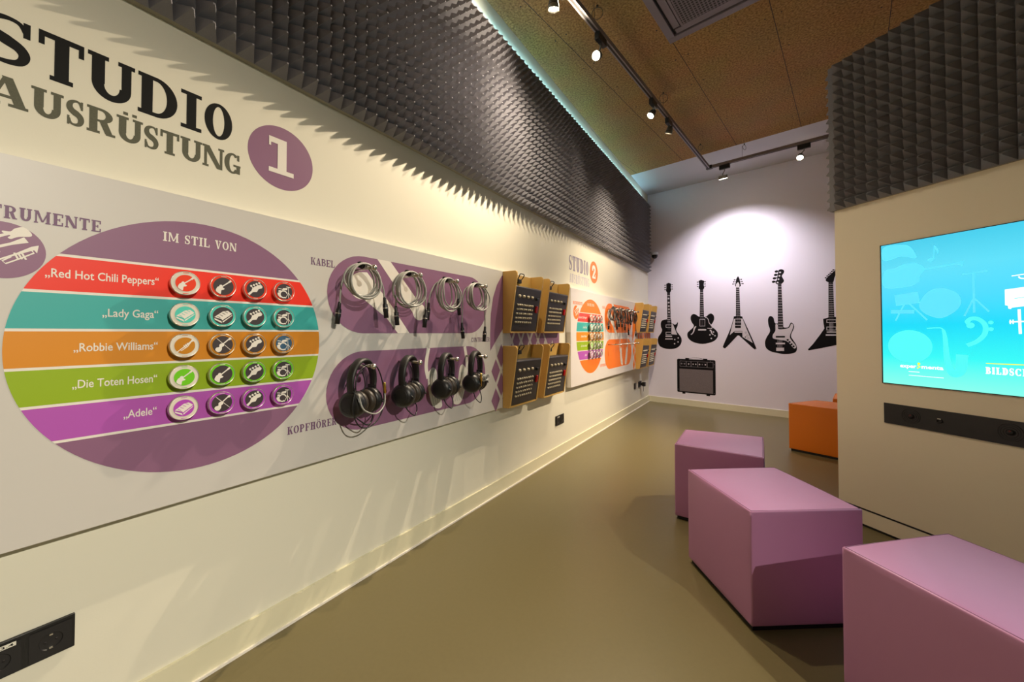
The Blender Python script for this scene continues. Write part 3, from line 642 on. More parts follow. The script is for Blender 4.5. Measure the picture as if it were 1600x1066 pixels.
# ================================================================== cables on the upper pegs
def cable(P, i, z_bot, ends, m, seed, label, group):
    """a coil of cable hung over peg i, ends = (y, z) of its two hanging plugs relative to the peg"""
    rnd = random.Random(seed); y0 = PEG_Y[i]; zp = 1.398; c = P.p(y0, zp, 0.12)
    root = thing('audio_cable', c, label, 'cable', group)
    drop = zp - z_bot; pts = []; loops = 6; k = 26
    xs = [rnd.uniform(.085, .165) for _ in range(loops)]; ry = [rnd.uniform(.060, .083) for _ in range(loops)]; dr = [rnd.uniform(.80, 1.0) * drop for _ in range(loops)]; of = [rnd.uniform(-.012, .012) for _ in range(loops)]
    xs[0] = .09; xs[-1] = .165; dr[2] = drop
    for j in range(loops * k + 1):
        f = j / k; a = int(min(f, loops - 1e-6)); b = min(a + 1, loops - 1); u = f - a; L = lambda q: q[a] + (q[b] - q[a]) * u
        th = 2 * PI * f; rz = (L(dr) + .022) / 2
        top = math.cos(th); x = .125 + (L(xs) - .125) * (1 - .55 * max(0, top))
        pts.append(P.p(y0 + L(of) * (1 - max(0, top)) + L(ry) * math.sin(th) * (1.08 - .1 * top), zp + .022 - rz + rz * math.cos(th), x))
    coil = MB().tube(pts, .0041, 7).build('cable_coil', m, root)
    for s, (ey, ez) in zip((-1, 1), ends):
        xq = .12 + .03 * s
        tail = spline([P.p(y0 + s*.012, zp + .016, .125), P.p(y0 + s*.05, zp - .012, xq), P.p(y0 + ey*.9, zp - .07, xq), P.p(y0 + ey, zp + ez + .085, xq)], 8)
        tl = MB().tube(tail, .0039, 7); tl.build('cable_tail', m, root)
        q = P.p(y0 + ey, zp + ez + .09, xq); ax = (Vector((0, 0, -1)) + P.U * (.12 * s) * (-1 if i % 2 else 1)).normalized()
        pl = MB().lathe([(.0055, 0), (.0068, .004), (.0080, .028), (.0112, .032), (.0116, .062), (.0104, .066), (.0104, .092), (.0085, .0925)], q, ax, 16)
        po = pl.build('plug', M['plastic'], root)
        MB().lathe([(.0119, .046), (.0119, .050)], q, ax, 16).build('plug_ring', M['steel'], po)
    st = MB().tube([P.p(y0 - .022 + .004*j, zp + .018 - .0008*(j-4)**2*.2, .118 + .004*math.sin(j)) for j in range(9)], [.009, .0125, .014, .0145, .0145, .014, .0125, .011, .009], 10)
    st.build('strap', M['black'], root)
    return root
CB = [(1.268, ((-.085, -.235), (.092, -.205))), (1.246, ((-.055, -.235), (.085, -.245))), (1.233, ((-.098, -.205), (.065, -.175))), (1.250, ((-.085, -.305), (.060, -.325)))]
ordn = ('nearest', 'second', 'third', 'last')
for i, (zb, en) in enumerate(CB):
    cable(P1, i, zb, en, M['cable'], 11 + i, 'coiled grey cable with black plugs, %s of four pegs on the purple board' % ordn[i], 'coiled cables on the purple board')
    cable(P2, i, zb - .01, en, M['dark_cable'], 31 + i, 'coiled dark cable with black plugs, %s of four pegs on the orange board' % ordn[i], 'coiled cables on the orange board')

# ================================================================== headphones on the lower pegs
def headphones(P, i, turn, label, style):
    y0 = PEG_Y[i]; zp = .985; c = P.p(y0, zp + .006, .125); root = thing('headphones', c, label, 'headphones', 'headphones on the purple board')
    U = (P.U * math.cos(turn) + P.N * math.sin(turn)); N = (P.N * math.cos(turn) - P.U * math.sin(turn)); Z = Vector((0, 0, 1))
    q = lambda y, z, x=0.0: c + U * y + Z * z + N * x
    # padded headband
    n = 36; vs = []; fs = []
    for k in range(n + 1):
        th = math.radians(-112 + 224 * k / n); ce = Vector((math.sin(th) * .068, -.078 + .086 * math.cos(th))); nr = Vector((math.sin(th) / .068, math.cos(th) / .086)).normalized()
        wx = .021 - .005 * abs(k / n - .5) * 2; tk = .0075 + .002 * math.cos(th)
        for sx, sr in ((-1, -.3), (-.6, -1), (.6, -1), (1, -.3), (1, .3), (.6, 1), (-.6, 1), (-1, .3)):
            p = ce + nr * (tk * sr + tk); vs.append(q(p.x, p.y, wx * sx))
    for k in range(n):
        for j in range(8): fs.append((k*8+j, k*8+(j+1) % 8, (k+1)*8+(j+1) % 8, (k+1)*8+j))
    fs += [tuple(range(8)), tuple(range(n*8, n*8+8))[::-1]]
    MB().add(vs, fs, True).build('headband', M['leatherette'], root)
    for s in (-1, 1):
        y = MB()
        y.obox(q(s*.067, -.112), U*.0055, N*.019, Z*.020); y.tube([q(s*.069, -.125, -.016), q(s*.072, -.160, -.050), q(s*.066, -.168, -.056)], .004, 8); y.tube([q(s*.069, -.125, .016), q(s*.072, -.160, .050), q(s*.066, -.168, .056)], .004, 8)
        yo = y.build('yoke', M['plastic'], root, bevel=.0015)
        MB().lathe([(.0035, 0), (.0035, .003)], q(s*.0728, -.104, .008), U*s, 10).build('rivet', M['steel'], yo)
        cc = q(s*.078, -.158); ax = (U * -s + Z * -.06 + N * -.10).normalized()
        cup = MB().lathe([(.0005, -.014), (.028, -.013), (.043, -.008), (.052, .003), (.056, .020), (.055, .031), (.048, .038), (.030, .040)], cc, ax, 32, False).build('ear_cup', M['plastic'], root)
        MB().lathe([(.030, -.0135), (.032, -.0122), (.034, -.0125)], cc, ax, 32, False).build('cup_ring', M['lamp_black'], cup)
        cu = MB(); cu.ring(cc + ax * .050, .036, .0165, ax, 40, 12); cu.lathe([(.0005, .044), (.034, .044)], cc, ax, 24, False)
        cu.build('ear_cushion', M['cushion'], root)
    cd = MB(); lo = -.235 - .008 * style
    cd.tube(spline([q(-.06, -.205, .01), q(-.05, lo + .02, .02), q(.0, lo - .012, .03), q(.045, lo + .015, .02), q(.058, -.205, .0)], 8), .0028, 7)
    cd.tube(spline([q(-.045, -.022, .03), q(-.03, -.055, .032), q(-.022, -.09, .03), q(-.035, -.11, .025)], 6), .0026, 7)
    if style == 1:
        cd.tube(spline([q(-.084, -.10, .03), q(-.098, -.17, .03), q(-.07, -.24, .035), q(-.01, -.262, .04), q(.065, -.235, .04), q(.105, -.17, .035), q(.098, -.08, .03), q(.05, -.01, .03), q(-.03, -.008, .03), q(-.075, -.05, .03)], 8, True), .0028, 7)
    cd.build('cord', M['plastic'], root)
    if style == 1:
        MB().tube(spline([q(-.092, -.12, .055), q(-.075, -.175, .064), q(0, -.205, .070), q(.065, -.18, .064), q(.082, -.13, .055)], 8), .003, 7).build('grey_cord_loop', M['cable'], root)
    if style in (1, 4):
        yy = .078 if style == 1 else -.058
        j = MB().lathe([(.0045, 0), (.0062, .004), (.0068, .045), (.0045, .048), (.0032, .052), (.0032, .072), (.001, .078)], q(yy, -.085 if style == 1 else -.10, .055), Z * -1 + U * .12, 14)
        j.build('jack_plug', M['gold'], root)['label'] = 'gold jack plug'
    if style == 4:
        k = MB()
        for a in range(3): k.tube([q(-.01 + .035*math.cos(t*.35+a) + a*.016, -.132 + .018*math.sin(t*.35+a), .058 + .003*a) for t in range(18)], .0026, 7, closed=True)
        k.build('bundled_cord', M['cable'], root)
    return root
headphones(P1, 0, -.30, 'black headphones with a grey cord loop, nearest of the four on the purple board', 1)
headphones(P1, 1, -.38, 'black headphones, second of the four on the purple board', 2)
headphones(P1, 2, -.34, 'black headphones hanging over the white headphone print', 3)
headphones(P1, 3, -.30, 'black headphones with a bundled grey cord, beside the wooden holders', 4)

# ================================================================== controllers in plywood holders
def holder(loc, label, group):
    root = thing('wall_holder', loc, label, 'holder', group); x0, y0, z0 = loc; Wd = .382
    q = lambda x, y, z: Vector((x0 + x, y0 + y, z0 + z))
    MB().box((x0 + .0005, y0 + .0145, z0 + .0125), (x0 + .012, y0 + Wd - .0145, z0 + .425)).build('back_panel', M['ply'], root)
    prof = [(.0005, 0), (.050, 0), (.058, .006), (.116, .392)] + [(.096 + .020*math.cos(t), .408 + .020*math.sin(t)) for t in [i*PI/12 for i in range(0, 7)]] + [(.0005, .428)]
    for y in (0, Wd - .014):
        sd = MB().prism([q(a, y, b) for a, b in prof][::-1], (0, .014, 0)).build('side_panel', M['ply'], root, bevel=.001)
    MB().box((x0 + .0005, y0 + .0145, z0 + .0005), (x0 + .056, y0 + Wd - .0145, z0 + .012)).build('bottom_shelf', M['ply'], root)
    b = MB().box((x0 + .0125, y0 + .150, z0 + .362), (x0 + .034, y0 + .198, z0 + .392)).build('loop_bracket', M['lamp_black'], root, bevel=.003)
    MB().tube(spline([q(.026, .150, .386), q(.044, .146, .408), q(.052, .148, .426), q(.052, .200, .426), q(.044, .203, .408), q(.026, .199, .386)], 5), .0034, 8).build('wire_loop', M['lamp_black'], b)
    return root
def controller(loc, label, group):
    x0, y0, z0 = loc; root = thing('controller_box', loc, label, 'controller', group); q = lambda x, y, z: Vector((x0 + x, y0 + y, z0 + z))
    ya, yb = .0155, .3665
    prof = [(.0135, .0135), (.055, .0135), (.1062, .320), (.099, .328), (.0135, .328)]
    MB().prism([q(a, ya, b) for a, b in prof][::-1], (0, yb - ya, 0)).build('case', M['console'], root, bevel=.005, seg=3)
    bf = Vector((.055, .0135)); tf = Vector((.1062, .320)); dv = bf - tf; nn = Vector((dv.y * -1, dv.x)).normalized()
    if nn.x < 0: nn = -nn
    def f(u, v, h=0.0):
        p = tf + dv * v + nn * h; return q(p.x, ya + (yb - ya) * u, p.y)
    NF = (f(0, 0, 1) - f(0, 0, 0)).normalized()
    for k in range(4): MB().lathe([(.0095, .0002), (.0092, .012), (.0065, .0145)], f(.13 + k*.167, .20), NF, 14).build('rotary_knob', M['knob'], root)
    for r in range(5):
        for k in range(8): MB().lathe([(.0074, .0002), (.0072, .008), (.0052, .0105)], f(.115 + k*.082, .40 + r*.098), NF, 12).build('push_button', M['knob'], root)
    MB().obox(f(.84, .225, .009), (0, .017, 0), (dv.normalized().x*.010, 0, dv.normalized().y*.010), NF*.009).build('black_switch', M['lamp_black'], root, bevel=.003)
    rb = MB(); d3 = Vector((dv.x, 0, dv.y)).normalized(); c = f(.865, .47, .007)
    rb.obox(c, (0, .014, 0), d3*.026, NF*.007); rb.build('red_button', M['red_button'], root, bevel=.006, seg=3)
    return root
hn = [(2.20, 1.122, 'upper left'), (2.685, 1.122, 'upper right'), (2.20, .606, 'lower left'), (2.685, .606, 'lower right')]
h0 = c0 = None
for P, dy, bn in ((P1, 0, 'purple board'), (P2, 3.36, 'orange board')):
    for y, z, pos in hn:
        loc = (PF + .001, y + dy, z)
        hl_ = '%s of the four plywood holders on the %s' % (pos, bn); cl_ = 'dark grey controller with ivory buttons in the %s holder on the %s' % (pos, bn)
        hg = 'plywood holders on the ' + bn; cg = 'controllers on the ' + bn
        if h0 is None: h0 = holder(loc, hl_, hg); c0 = controller(loc, cl_, cg)
        else: dup(h0, loc, hl_, group=hg); dup(c0, loc, cl_, group=cg)

# ================================================================== wall sockets
def sockets(y0, n, z0, label, plug=False, note=None):
    root = thing('wall_socket', LW.p(y0 + n*.0415, z0 + .0415), label, 'socket'); p = .083
    MB().box((0.0005, y0, z0), (.009, y0 + n*p, z0 + p + .003)).build('frame', M['plastic'], root, bevel=.0015)
    for k in range(n):
        ya = y0 + k*p + .006; yb = ya + p - .012; za, zb = z0 + .007, z0 + p - .004; cy, cz = (ya+yb)/2, (za+zb)/2 - .002; r = .0205
        ins = MB(); nn_ = 32; vs = []; fs = []
        for i in range(nn_):
            a = 2*PI*i/nn_; c_, s_ = math.cos(a), math.sin(a); m_ = 1/max(abs(c_), abs(s_))
            vs += [(.0115, cy + r*c_, cz + r*s_), (.0115, cy + (yb-ya)/2*c_*m_, cz + (zb-za)/2*s_*m_), (.0095, cy + r*.93*c_, cz + r*.93*s_)]
        for i in range(nn_):
            j = (i+1) % nn_; fs += [(3*i, 3*i+1, 3*j+1, 3*j), (3*i+2, 3*i, 3*j, 3*j+2)]
        ins.add(vs, fs); ins.lathe([(.0003, .0094), (.0192, .0094)], (0, cy, cz), (1, 0, 0), 32, False)
        io = ins.build('socket_insert', M['lamp_black'], root)
        cl = MB()
        for s in (-1, 1): cl.box((.0096, cy - .003, cz + s*.0165 - .002), (.0125, cy + .003, cz + s*.0165 + .002))
        cl.build('earth_clip', M['steel'], io)
        hb = MB()
        for s in (-1, 1): hb.lathe([(.0028, .0096), (.0028, .0098)], (0, cy + s*.0095, cz), (1, 0, 0), 10)
        hb.build('pin_hole', M['slot'], io)
        if note and k == 0:
            so = MB().flat(LW, rect(ya + .016, zb - .0105, yb - .008, zb - .0005), .0120).build('sticker', M['sticker'], root)
            sans(MB(), LW, note, ya + .022, yb - .012, zb - .0085, .006, .0126).build('sticker_text', M['black'], so)
    if plug:
        y1 = y0 + (n - 1)*p + p/2; z1 = z0 + .04
        pl = MB().lathe([(.019, .0118), (.019, .030), (.014, .034)], (0, y1, z1), (1, 0, 0), 20); pl.box((.030, y1 - .026, z1 - .03), (.075, y1 + .03, z1 + .03))
        pr = thing('power_plug', (0.012, y1, z1), 'black plug adapter with a short lead in the far corner socket', 'plug')
        pl.build('plug_body', M['plastic'], pr, bevel=.002)
        MB().tube(spline([(.05, y1 - .012, z1 - .03), (.052, y1 - .016, z1 - .07), (.046, y1 - .012, z1 - .11)], 6), .003, 7).build('lead', M['dark_cable'], pr)
    return root
sockets(.073, 2, .293, 'black double socket with a small sticker, low on the wall in the near corner', note='G 3.4')
sockets(3.108, 2, .288, 'black double socket with a small sticker below the right holders of the purple board', note='G 3.3')
sockets(5.655, 1, .298, 'single black socket below the holders of the orange board')
sockets(5.888, 2, .298, 'black double socket nearest the far room corner', plug=True)

# ================================================================== guitar pictures on the far wall
GUITARS = {
  'single_cut': dict(
    body=[(0.302, 1.335), (0.238, 1.324), (0.207, 1.287), (0.207, 1.219), (0.224, 1.164), (0.203, 1.11), (0.166, 1.056), (0.155, 0.988), (0.181, 0.913), (0.248, 0.874), (0.347, 0.861), (0.445, 0.88), (0.502, 0.927), (0.525, 0.987), (0.519, 1.045), (0.484, 1.098), (0.453, 1.144), (0.447, 1.183), (0.466, 1.229), (0.471, 1.287), (0.447, 1.259), (0.424, 1.248), (0.402, 1.263), (0.373, 1.277), (0.368, 1.329), (0.338, 1.338)],
    neck=[(0.308, 1.762), (0.355, 1.759), (0.362, 1.264), (0.307, 1.265)],
    head=[(0.296, 1.904), (0.335, 1.917), (0.372, 1.898), (0.366, 1.838), (0.371, 1.788), (0.354, 1.759), (0.308, 1.762), (0.291, 1.794), (0.299, 1.843)],
    tuners=[(0.276, 1.882), (0.275, 1.847), (0.275, 1.811), (0.387, 1.881), (0.387, 1.847), (0.387, 1.813)],
    white=[[(0.373, 1.27), (0.396, 1.257), (0.459, 1.091), (0.371, 1.097)], [(0.318, 1.655), (0.344, 1.654), (0.344, 1.678), (0.318, 1.679)], [(0.32, 1.59), (0.346, 1.589), (0.346, 1.613), (0.32, 1.615)], [(0.322, 1.534), (0.348, 1.533), (0.349, 1.557), (0.322, 1.558)], [(0.323, 1.483), (0.349, 1.482), (0.349, 1.506), (0.323, 1.507)], [(0.324, 1.435), (0.35, 1.434), (0.35, 1.458), (0.324, 1.459)], [(0.313, 1.71), (0.36, 1.707), (0.36, 1.716), (0.313, 1.719)], [(0.311, 1.399), (0.358, 1.397), (0.358, 1.406), (0.311, 1.407)], [(0.31, 1.361), (0.358, 1.36), (0.358, 1.368), (0.31, 1.369)], [(0.31, 1.325), (0.357, 1.324), (0.357, 1.332), (0.31, 1.333)], [(0.31, 1.292), (0.357, 1.291), (0.357, 1.299), (0.31, 1.3)], [(0.284, 1.244), (0.367, 1.243), (0.367, 1.249), (0.284, 1.25)], [(0.284, 1.202), (0.367, 1.201), (0.367, 1.208), (0.284, 1.209)], [(0.284, 1.202), (0.291, 1.202), (0.291, 1.25), (0.284, 1.25)], [(0.283, 1.127), (0.366, 1.127), (0.366, 1.133), (0.284, 1.133)], [(0.283, 1.086), (0.366, 1.087), (0.366, 1.093), (0.283, 1.093)], [(0.283, 1.086), (0.29, 1.086), (0.29, 1.133), (0.284, 1.133)], [(0.279, 1.057), (0.381, 1.057), (0.381, 1.073), (0.279, 1.073)], [(0.273, 1.014), (0.39, 1.015), (0.39, 1.031), (0.273, 1.03)]],
    knobs=[(0.422, 1.014), (0.475, 1.04), (0.419, 0.948), (0.472, 0.977)],
    black=[],
  ),
  'semi_hollow': dict(
    body=[(0.791, 1.363), (0.769, 1.373), (0.734, 1.399), (0.698, 1.407), (0.667, 1.379), (0.661, 1.33), (0.678, 1.279), (0.706, 1.233), (0.69, 1.195), (0.647, 1.156), (0.612, 1.111), (0.619, 1.046), (0.67, 0.993), (0.742, 0.964), (0.825, 0.953), (0.907, 0.967), (0.987, 1.0), (1.033, 1.056), (1.036, 1.118), (1.005, 1.168), (0.96, 1.205), (0.946, 1.234), (0.972, 1.273), (0.99, 1.323), (0.985, 1.373), (0.956, 1.405), (0.922, 1.4), (0.887, 1.369), (0.854, 1.358)],
    neck=[(0.799, 1.773), (0.844, 1.769), (0.852, 1.326), (0.79, 1.327)],
    head=[(0.78, 1.908), (0.815, 1.922), (0.859, 1.901), (0.85, 1.845), (0.859, 1.794), (0.844, 1.769), (0.799, 1.773), (0.779, 1.797), (0.788, 1.85)],
    tuners=[(0.764, 1.89), (0.764, 1.857), (0.764, 1.824), (0.87, 1.886), (0.87, 1.853), (0.87, 1.821)],
    white=[[(0.803, 1.725), (0.848, 1.722), (0.848, 1.727), (0.803, 1.73)], [(0.803, 1.692), (0.848, 1.689), (0.848, 1.694), (0.803, 1.697)], [(0.803, 1.659), (0.847, 1.656), (0.847, 1.661), (0.803, 1.664)], [(0.802, 1.626), (0.847, 1.623), (0.847, 1.629), (0.802, 1.631)], [(0.802, 1.593), (0.847, 1.591), (0.847, 1.596), (0.802, 1.598)], [(0.802, 1.56), (0.847, 1.558), (0.847, 1.563), (0.802, 1.565)], [(0.802, 1.527), (0.846, 1.525), (0.846, 1.53), (0.802, 1.532)], [(0.801, 1.494), (0.846, 1.492), (0.846, 1.497), (0.801, 1.499)], [(0.801, 1.461), (0.846, 1.459), (0.846, 1.464), (0.801, 1.466)], [(0.801, 1.428), (0.846, 1.426), (0.846, 1.431), (0.801, 1.433)], [(0.801, 1.395), (0.845, 1.393), (0.845, 1.398), (0.801, 1.4)], [(0.8, 1.362), (0.845, 1.36), (0.845, 1.365), (0.8, 1.367)], [(0.789, 1.321), (0.866, 1.319), (0.866, 1.326), (0.789, 1.328)], [(0.788, 1.219), (0.865, 1.219), (0.865, 1.225), (0.788, 1.226)], [(0.788, 1.226), (0.793, 1.226), (0.794, 1.321), (0.789, 1.321)], [(0.86, 1.225), (0.865, 1.225), (0.866, 1.319), (0.861, 1.32)], [(0.768, 1.156), (0.879, 1.156), (0.88, 1.177), (0.768, 1.178)], [(0.735, 1.224), (0.742, 1.214), (0.72, 1.175), (0.711, 1.137), (0.683, 1.098), (0.665, 1.088), (0.661, 1.101), (0.681, 1.114), (0.698, 1.147), (0.701, 1.182), (0.715, 1.211)], [(0.927, 1.164), (0.943, 1.167), (0.958, 1.147), (0.961, 1.118), (0.981, 1.097), (0.979, 1.087), (0.958, 1.097), (0.945, 1.122), (0.943, 1.143), (0.929, 1.147)], [(0.864, 1.356), (0.893, 1.35), (0.914, 1.32), (0.923, 1.274), (0.964, 1.214), (0.961, 1.179), (0.954, 1.179), (0.956, 1.209), (0.916, 1.269), (0.907, 1.315), (0.889, 1.342), (0.864, 1.346)], [(0.961, 1.179), (0.897, 1.184), (0.897, 1.192), (0.955, 1.189)]],
    knobs=[(0.931, 1.089), (0.979, 1.133), (0.999, 1.078), (0.949, 1.037)],
    black=[],
  ),
  'v_shape': dict(
    body=[(1.254, 1.357), (1.344, 1.354), (1.361, 1.322), (1.42, 1.175), (1.515, 0.919), (1.507, 0.9), (1.488, 0.899), (1.325, 1.067), (1.302, 1.08), (1.28, 1.067), (1.146, 0.909), (1.117, 0.902), (1.103, 0.914), (1.117, 0.961), (1.201, 1.176), (1.242, 1.325)],
    neck=[(1.278, 1.765), (1.32, 1.762), (1.33, 1.342), (1.273, 1.343)],
    head=[(1.305, 1.93), (1.321, 1.9), (1.34, 1.787), (1.327, 1.778), (1.32, 1.762), (1.278, 1.765), (1.275, 1.784), (1.267, 1.793), (1.285, 1.897)],
    tuners=[(1.26, 1.88), (1.251, 1.851), (1.241, 1.821), (1.346, 1.879), (1.354, 1.848), (1.365, 1.817)],
    white=[[(1.248, 1.321), (1.355, 1.322), (1.403, 1.181), (1.476, 0.98), (1.353, 1.063), (1.351, 1.147), (1.258, 1.148), (1.194, 1.088), (1.218, 1.196)], [(1.301, 1.842), (1.31, 1.841), (1.321, 1.81), (1.322, 1.765), (1.276, 1.769), (1.279, 1.814)], [(1.254, 1.124), (1.349, 1.124), (1.349, 1.14), (1.254, 1.14)], [(1.281, 1.74), (1.327, 1.737), (1.327, 1.742), (1.282, 1.745)], [(1.281, 1.709), (1.326, 1.706), (1.326, 1.711), (1.281, 1.714)], [(1.281, 1.678), (1.326, 1.675), (1.326, 1.68), (1.281, 1.683)], [(1.281, 1.647), (1.326, 1.644), (1.326, 1.649), (1.281, 1.652)], [(1.28, 1.616), (1.325, 1.614), (1.325, 1.619), (1.28, 1.621)], [(1.28, 1.585), (1.325, 1.583), (1.325, 1.588), (1.28, 1.59)], [(1.28, 1.554), (1.325, 1.552), (1.325, 1.557), (1.28, 1.56)], [(1.279, 1.523), (1.325, 1.521), (1.325, 1.526), (1.28, 1.529)], [(1.279, 1.493), (1.324, 1.491), (1.324, 1.496), (1.279, 1.498)], [(1.279, 1.462), (1.324, 1.46), (1.324, 1.465), (1.279, 1.467)], [(1.279, 1.431), (1.324, 1.429), (1.324, 1.434), (1.279, 1.436)], [(1.278, 1.4), (1.323, 1.398), (1.323, 1.403), (1.278, 1.405)], [(1.278, 1.369), (1.323, 1.368), (1.323, 1.373), (1.278, 1.374)]],
    knobs=[],
    black=[[(1.265, 1.279), (1.338, 1.278), (1.338, 1.312), (1.265, 1.314)], [(1.262, 1.231), (1.338, 1.23), (1.338, 1.269), (1.262, 1.27)], [(1.262, 1.189), (1.335, 1.188), (1.335, 1.223), (1.262, 1.224)], [(1.378, 1.061), (1.389, 1.071), (1.4, 1.059), (1.389, 1.051)]],
    rings=[(1.396, 1.124), (1.411, 1.084), (1.424, 1.045)],
  ),
  'bass': dict(
    body=[(1.769, 1.246), (1.746, 1.246), (1.731, 1.27), (1.722, 1.319), (1.696, 1.347), (1.671, 1.339), (1.658, 1.296), (1.664, 1.223), (1.679, 1.167), (1.674, 1.125), (1.642, 1.063), (1.621, 0.995), (1.63, 0.922), (1.676, 0.874), (1.747, 0.852), (1.827, 0.839), (1.905, 0.846), (1.953, 0.865), (1.972, 0.907), (1.964, 0.966), (1.931, 1.03), (1.912, 1.071), (1.917, 1.113), (1.937, 1.166), (1.945, 1.207), (1.933, 1.243), (1.914, 1.255), (1.899, 1.232), (1.884, 1.199), (1.855, 1.19), (1.828, 1.199)],
    neck=[(1.775, 1.785), (1.813, 1.781), (1.83, 1.173), (1.768, 1.173)],
    head=[(1.747, 1.799), (1.769, 1.773), (1.813, 1.775), (1.842, 1.809), (1.835, 1.84), (1.82, 1.883), (1.843, 1.923), (1.843, 1.953), (1.819, 1.971), (1.789, 1.965), (1.778, 1.924), (1.77, 1.876), (1.762, 1.828)],
    tuners=[(1.76, 1.948), (1.751, 1.902), (1.737, 1.857), (1.727, 1.812)],
    white=[[(1.743, 1.234), (1.769, 1.227), (1.773, 1.173), (1.83, 1.17), (1.889, 1.187), (1.911, 1.232), (1.923, 1.243), (1.935, 1.219), (1.927, 1.166), (1.908, 1.113), (1.899, 1.065), (1.916, 1.024), (1.963, 0.948), (1.953, 0.918), (1.934, 0.924), (1.887, 0.988), (1.848, 1.017), (1.789, 1.026), (1.729, 1.04), (1.709, 1.058), (1.714, 1.1), (1.74, 1.149)], [(1.743, 0.967), (1.845, 0.969), (1.845, 0.989), (1.743, 0.988)], [(1.747, 0.876), (1.834, 0.879), (1.834, 0.923), (1.748, 0.921)], [(1.778, 1.739), (1.83, 1.735), (1.83, 1.74), (1.778, 1.744)], [(1.778, 1.703), (1.83, 1.699), (1.83, 1.704), (1.778, 1.708)], [(1.778, 1.667), (1.829, 1.663), (1.829, 1.668), (1.778, 1.672)], [(1.777, 1.63), (1.829, 1.627), (1.829, 1.632), (1.777, 1.635)], [(1.777, 1.594), (1.829, 1.591), (1.829, 1.596), (1.777, 1.599)], [(1.776, 1.558), (1.828, 1.555), (1.828, 1.56), (1.777, 1.563)], [(1.776, 1.521), (1.828, 1.519), (1.828, 1.524), (1.776, 1.526)], [(1.776, 1.485), (1.827, 1.483), (1.827, 1.488), (1.776, 1.49)], [(1.775, 1.449), (1.827, 1.447), (1.827, 1.451), (1.775, 1.454)], [(1.775, 1.412), (1.827, 1.411), (1.827, 1.415), (1.775, 1.417)], [(1.775, 1.376), (1.826, 1.374), (1.826, 1.379), (1.775, 1.381)], [(1.774, 1.34), (1.826, 1.338), (1.826, 1.343), (1.774, 1.345)], [(1.774, 1.304), (1.826, 1.302), (1.826, 1.307), (1.774, 1.308)], [(1.773, 1.267), (1.825, 1.266), (1.825, 1.271), (1.774, 1.272)], [(1.773, 1.231), (1.825, 1.23), (1.825, 1.235), (1.773, 1.236)], [(1.773, 1.195), (1.824, 1.194), (1.824, 1.199), (1.773, 1.2)], [(1.763, 0.925), (1.766, 0.925), (1.767, 1.022), (1.764, 1.022)], [(1.778, 0.925), (1.781, 0.926), (1.782, 1.022), (1.779, 1.022)], [(1.793, 0.926), (1.796, 0.926), (1.797, 1.022), (1.794, 1.022)], [(1.808, 0.926), (1.811, 0.926), (1.812, 1.022), (1.809, 1.022)]],
    knobs=[(1.801, 1.931), (1.793, 1.886), (1.782, 1.841), (1.772, 1.796)],
    black=[[(1.744, 1.057), (1.846, 1.058), (1.846, 1.079), (1.744, 1.078)]],
    bknobs=[(1.875, 1.027), (1.895, 0.999), (1.916, 0.97), (1.937, 0.943)],
  ),
  'angular': dict(
    body=[(2.295, 1.314), (2.242, 1.295), (2.246, 1.238), (2.254, 1.176), (2.213, 1.102), (2.14, 0.981), (2.085, 0.907), (2.094, 0.895), (2.211, 0.925), (2.386, 0.975), (2.462, 1.004), (2.514, 1.212), (2.54, 1.365), (2.457, 1.279), (2.386, 1.321), (2.351, 1.317)],
    neck=[(2.3, 1.755), (2.344, 1.751), (2.352, 1.304), (2.295, 1.305)],
    head=[(2.276, 1.799), (2.3, 1.755), (2.344, 1.751), (2.361, 1.819), (2.392, 1.883), (2.439, 1.945), (2.414, 1.959), (2.384, 1.918)],
    tuners=[(2.273, 1.814), (2.289, 1.835), (2.304, 1.852), (2.319, 1.868), (2.333, 1.887), (2.348, 1.905)],
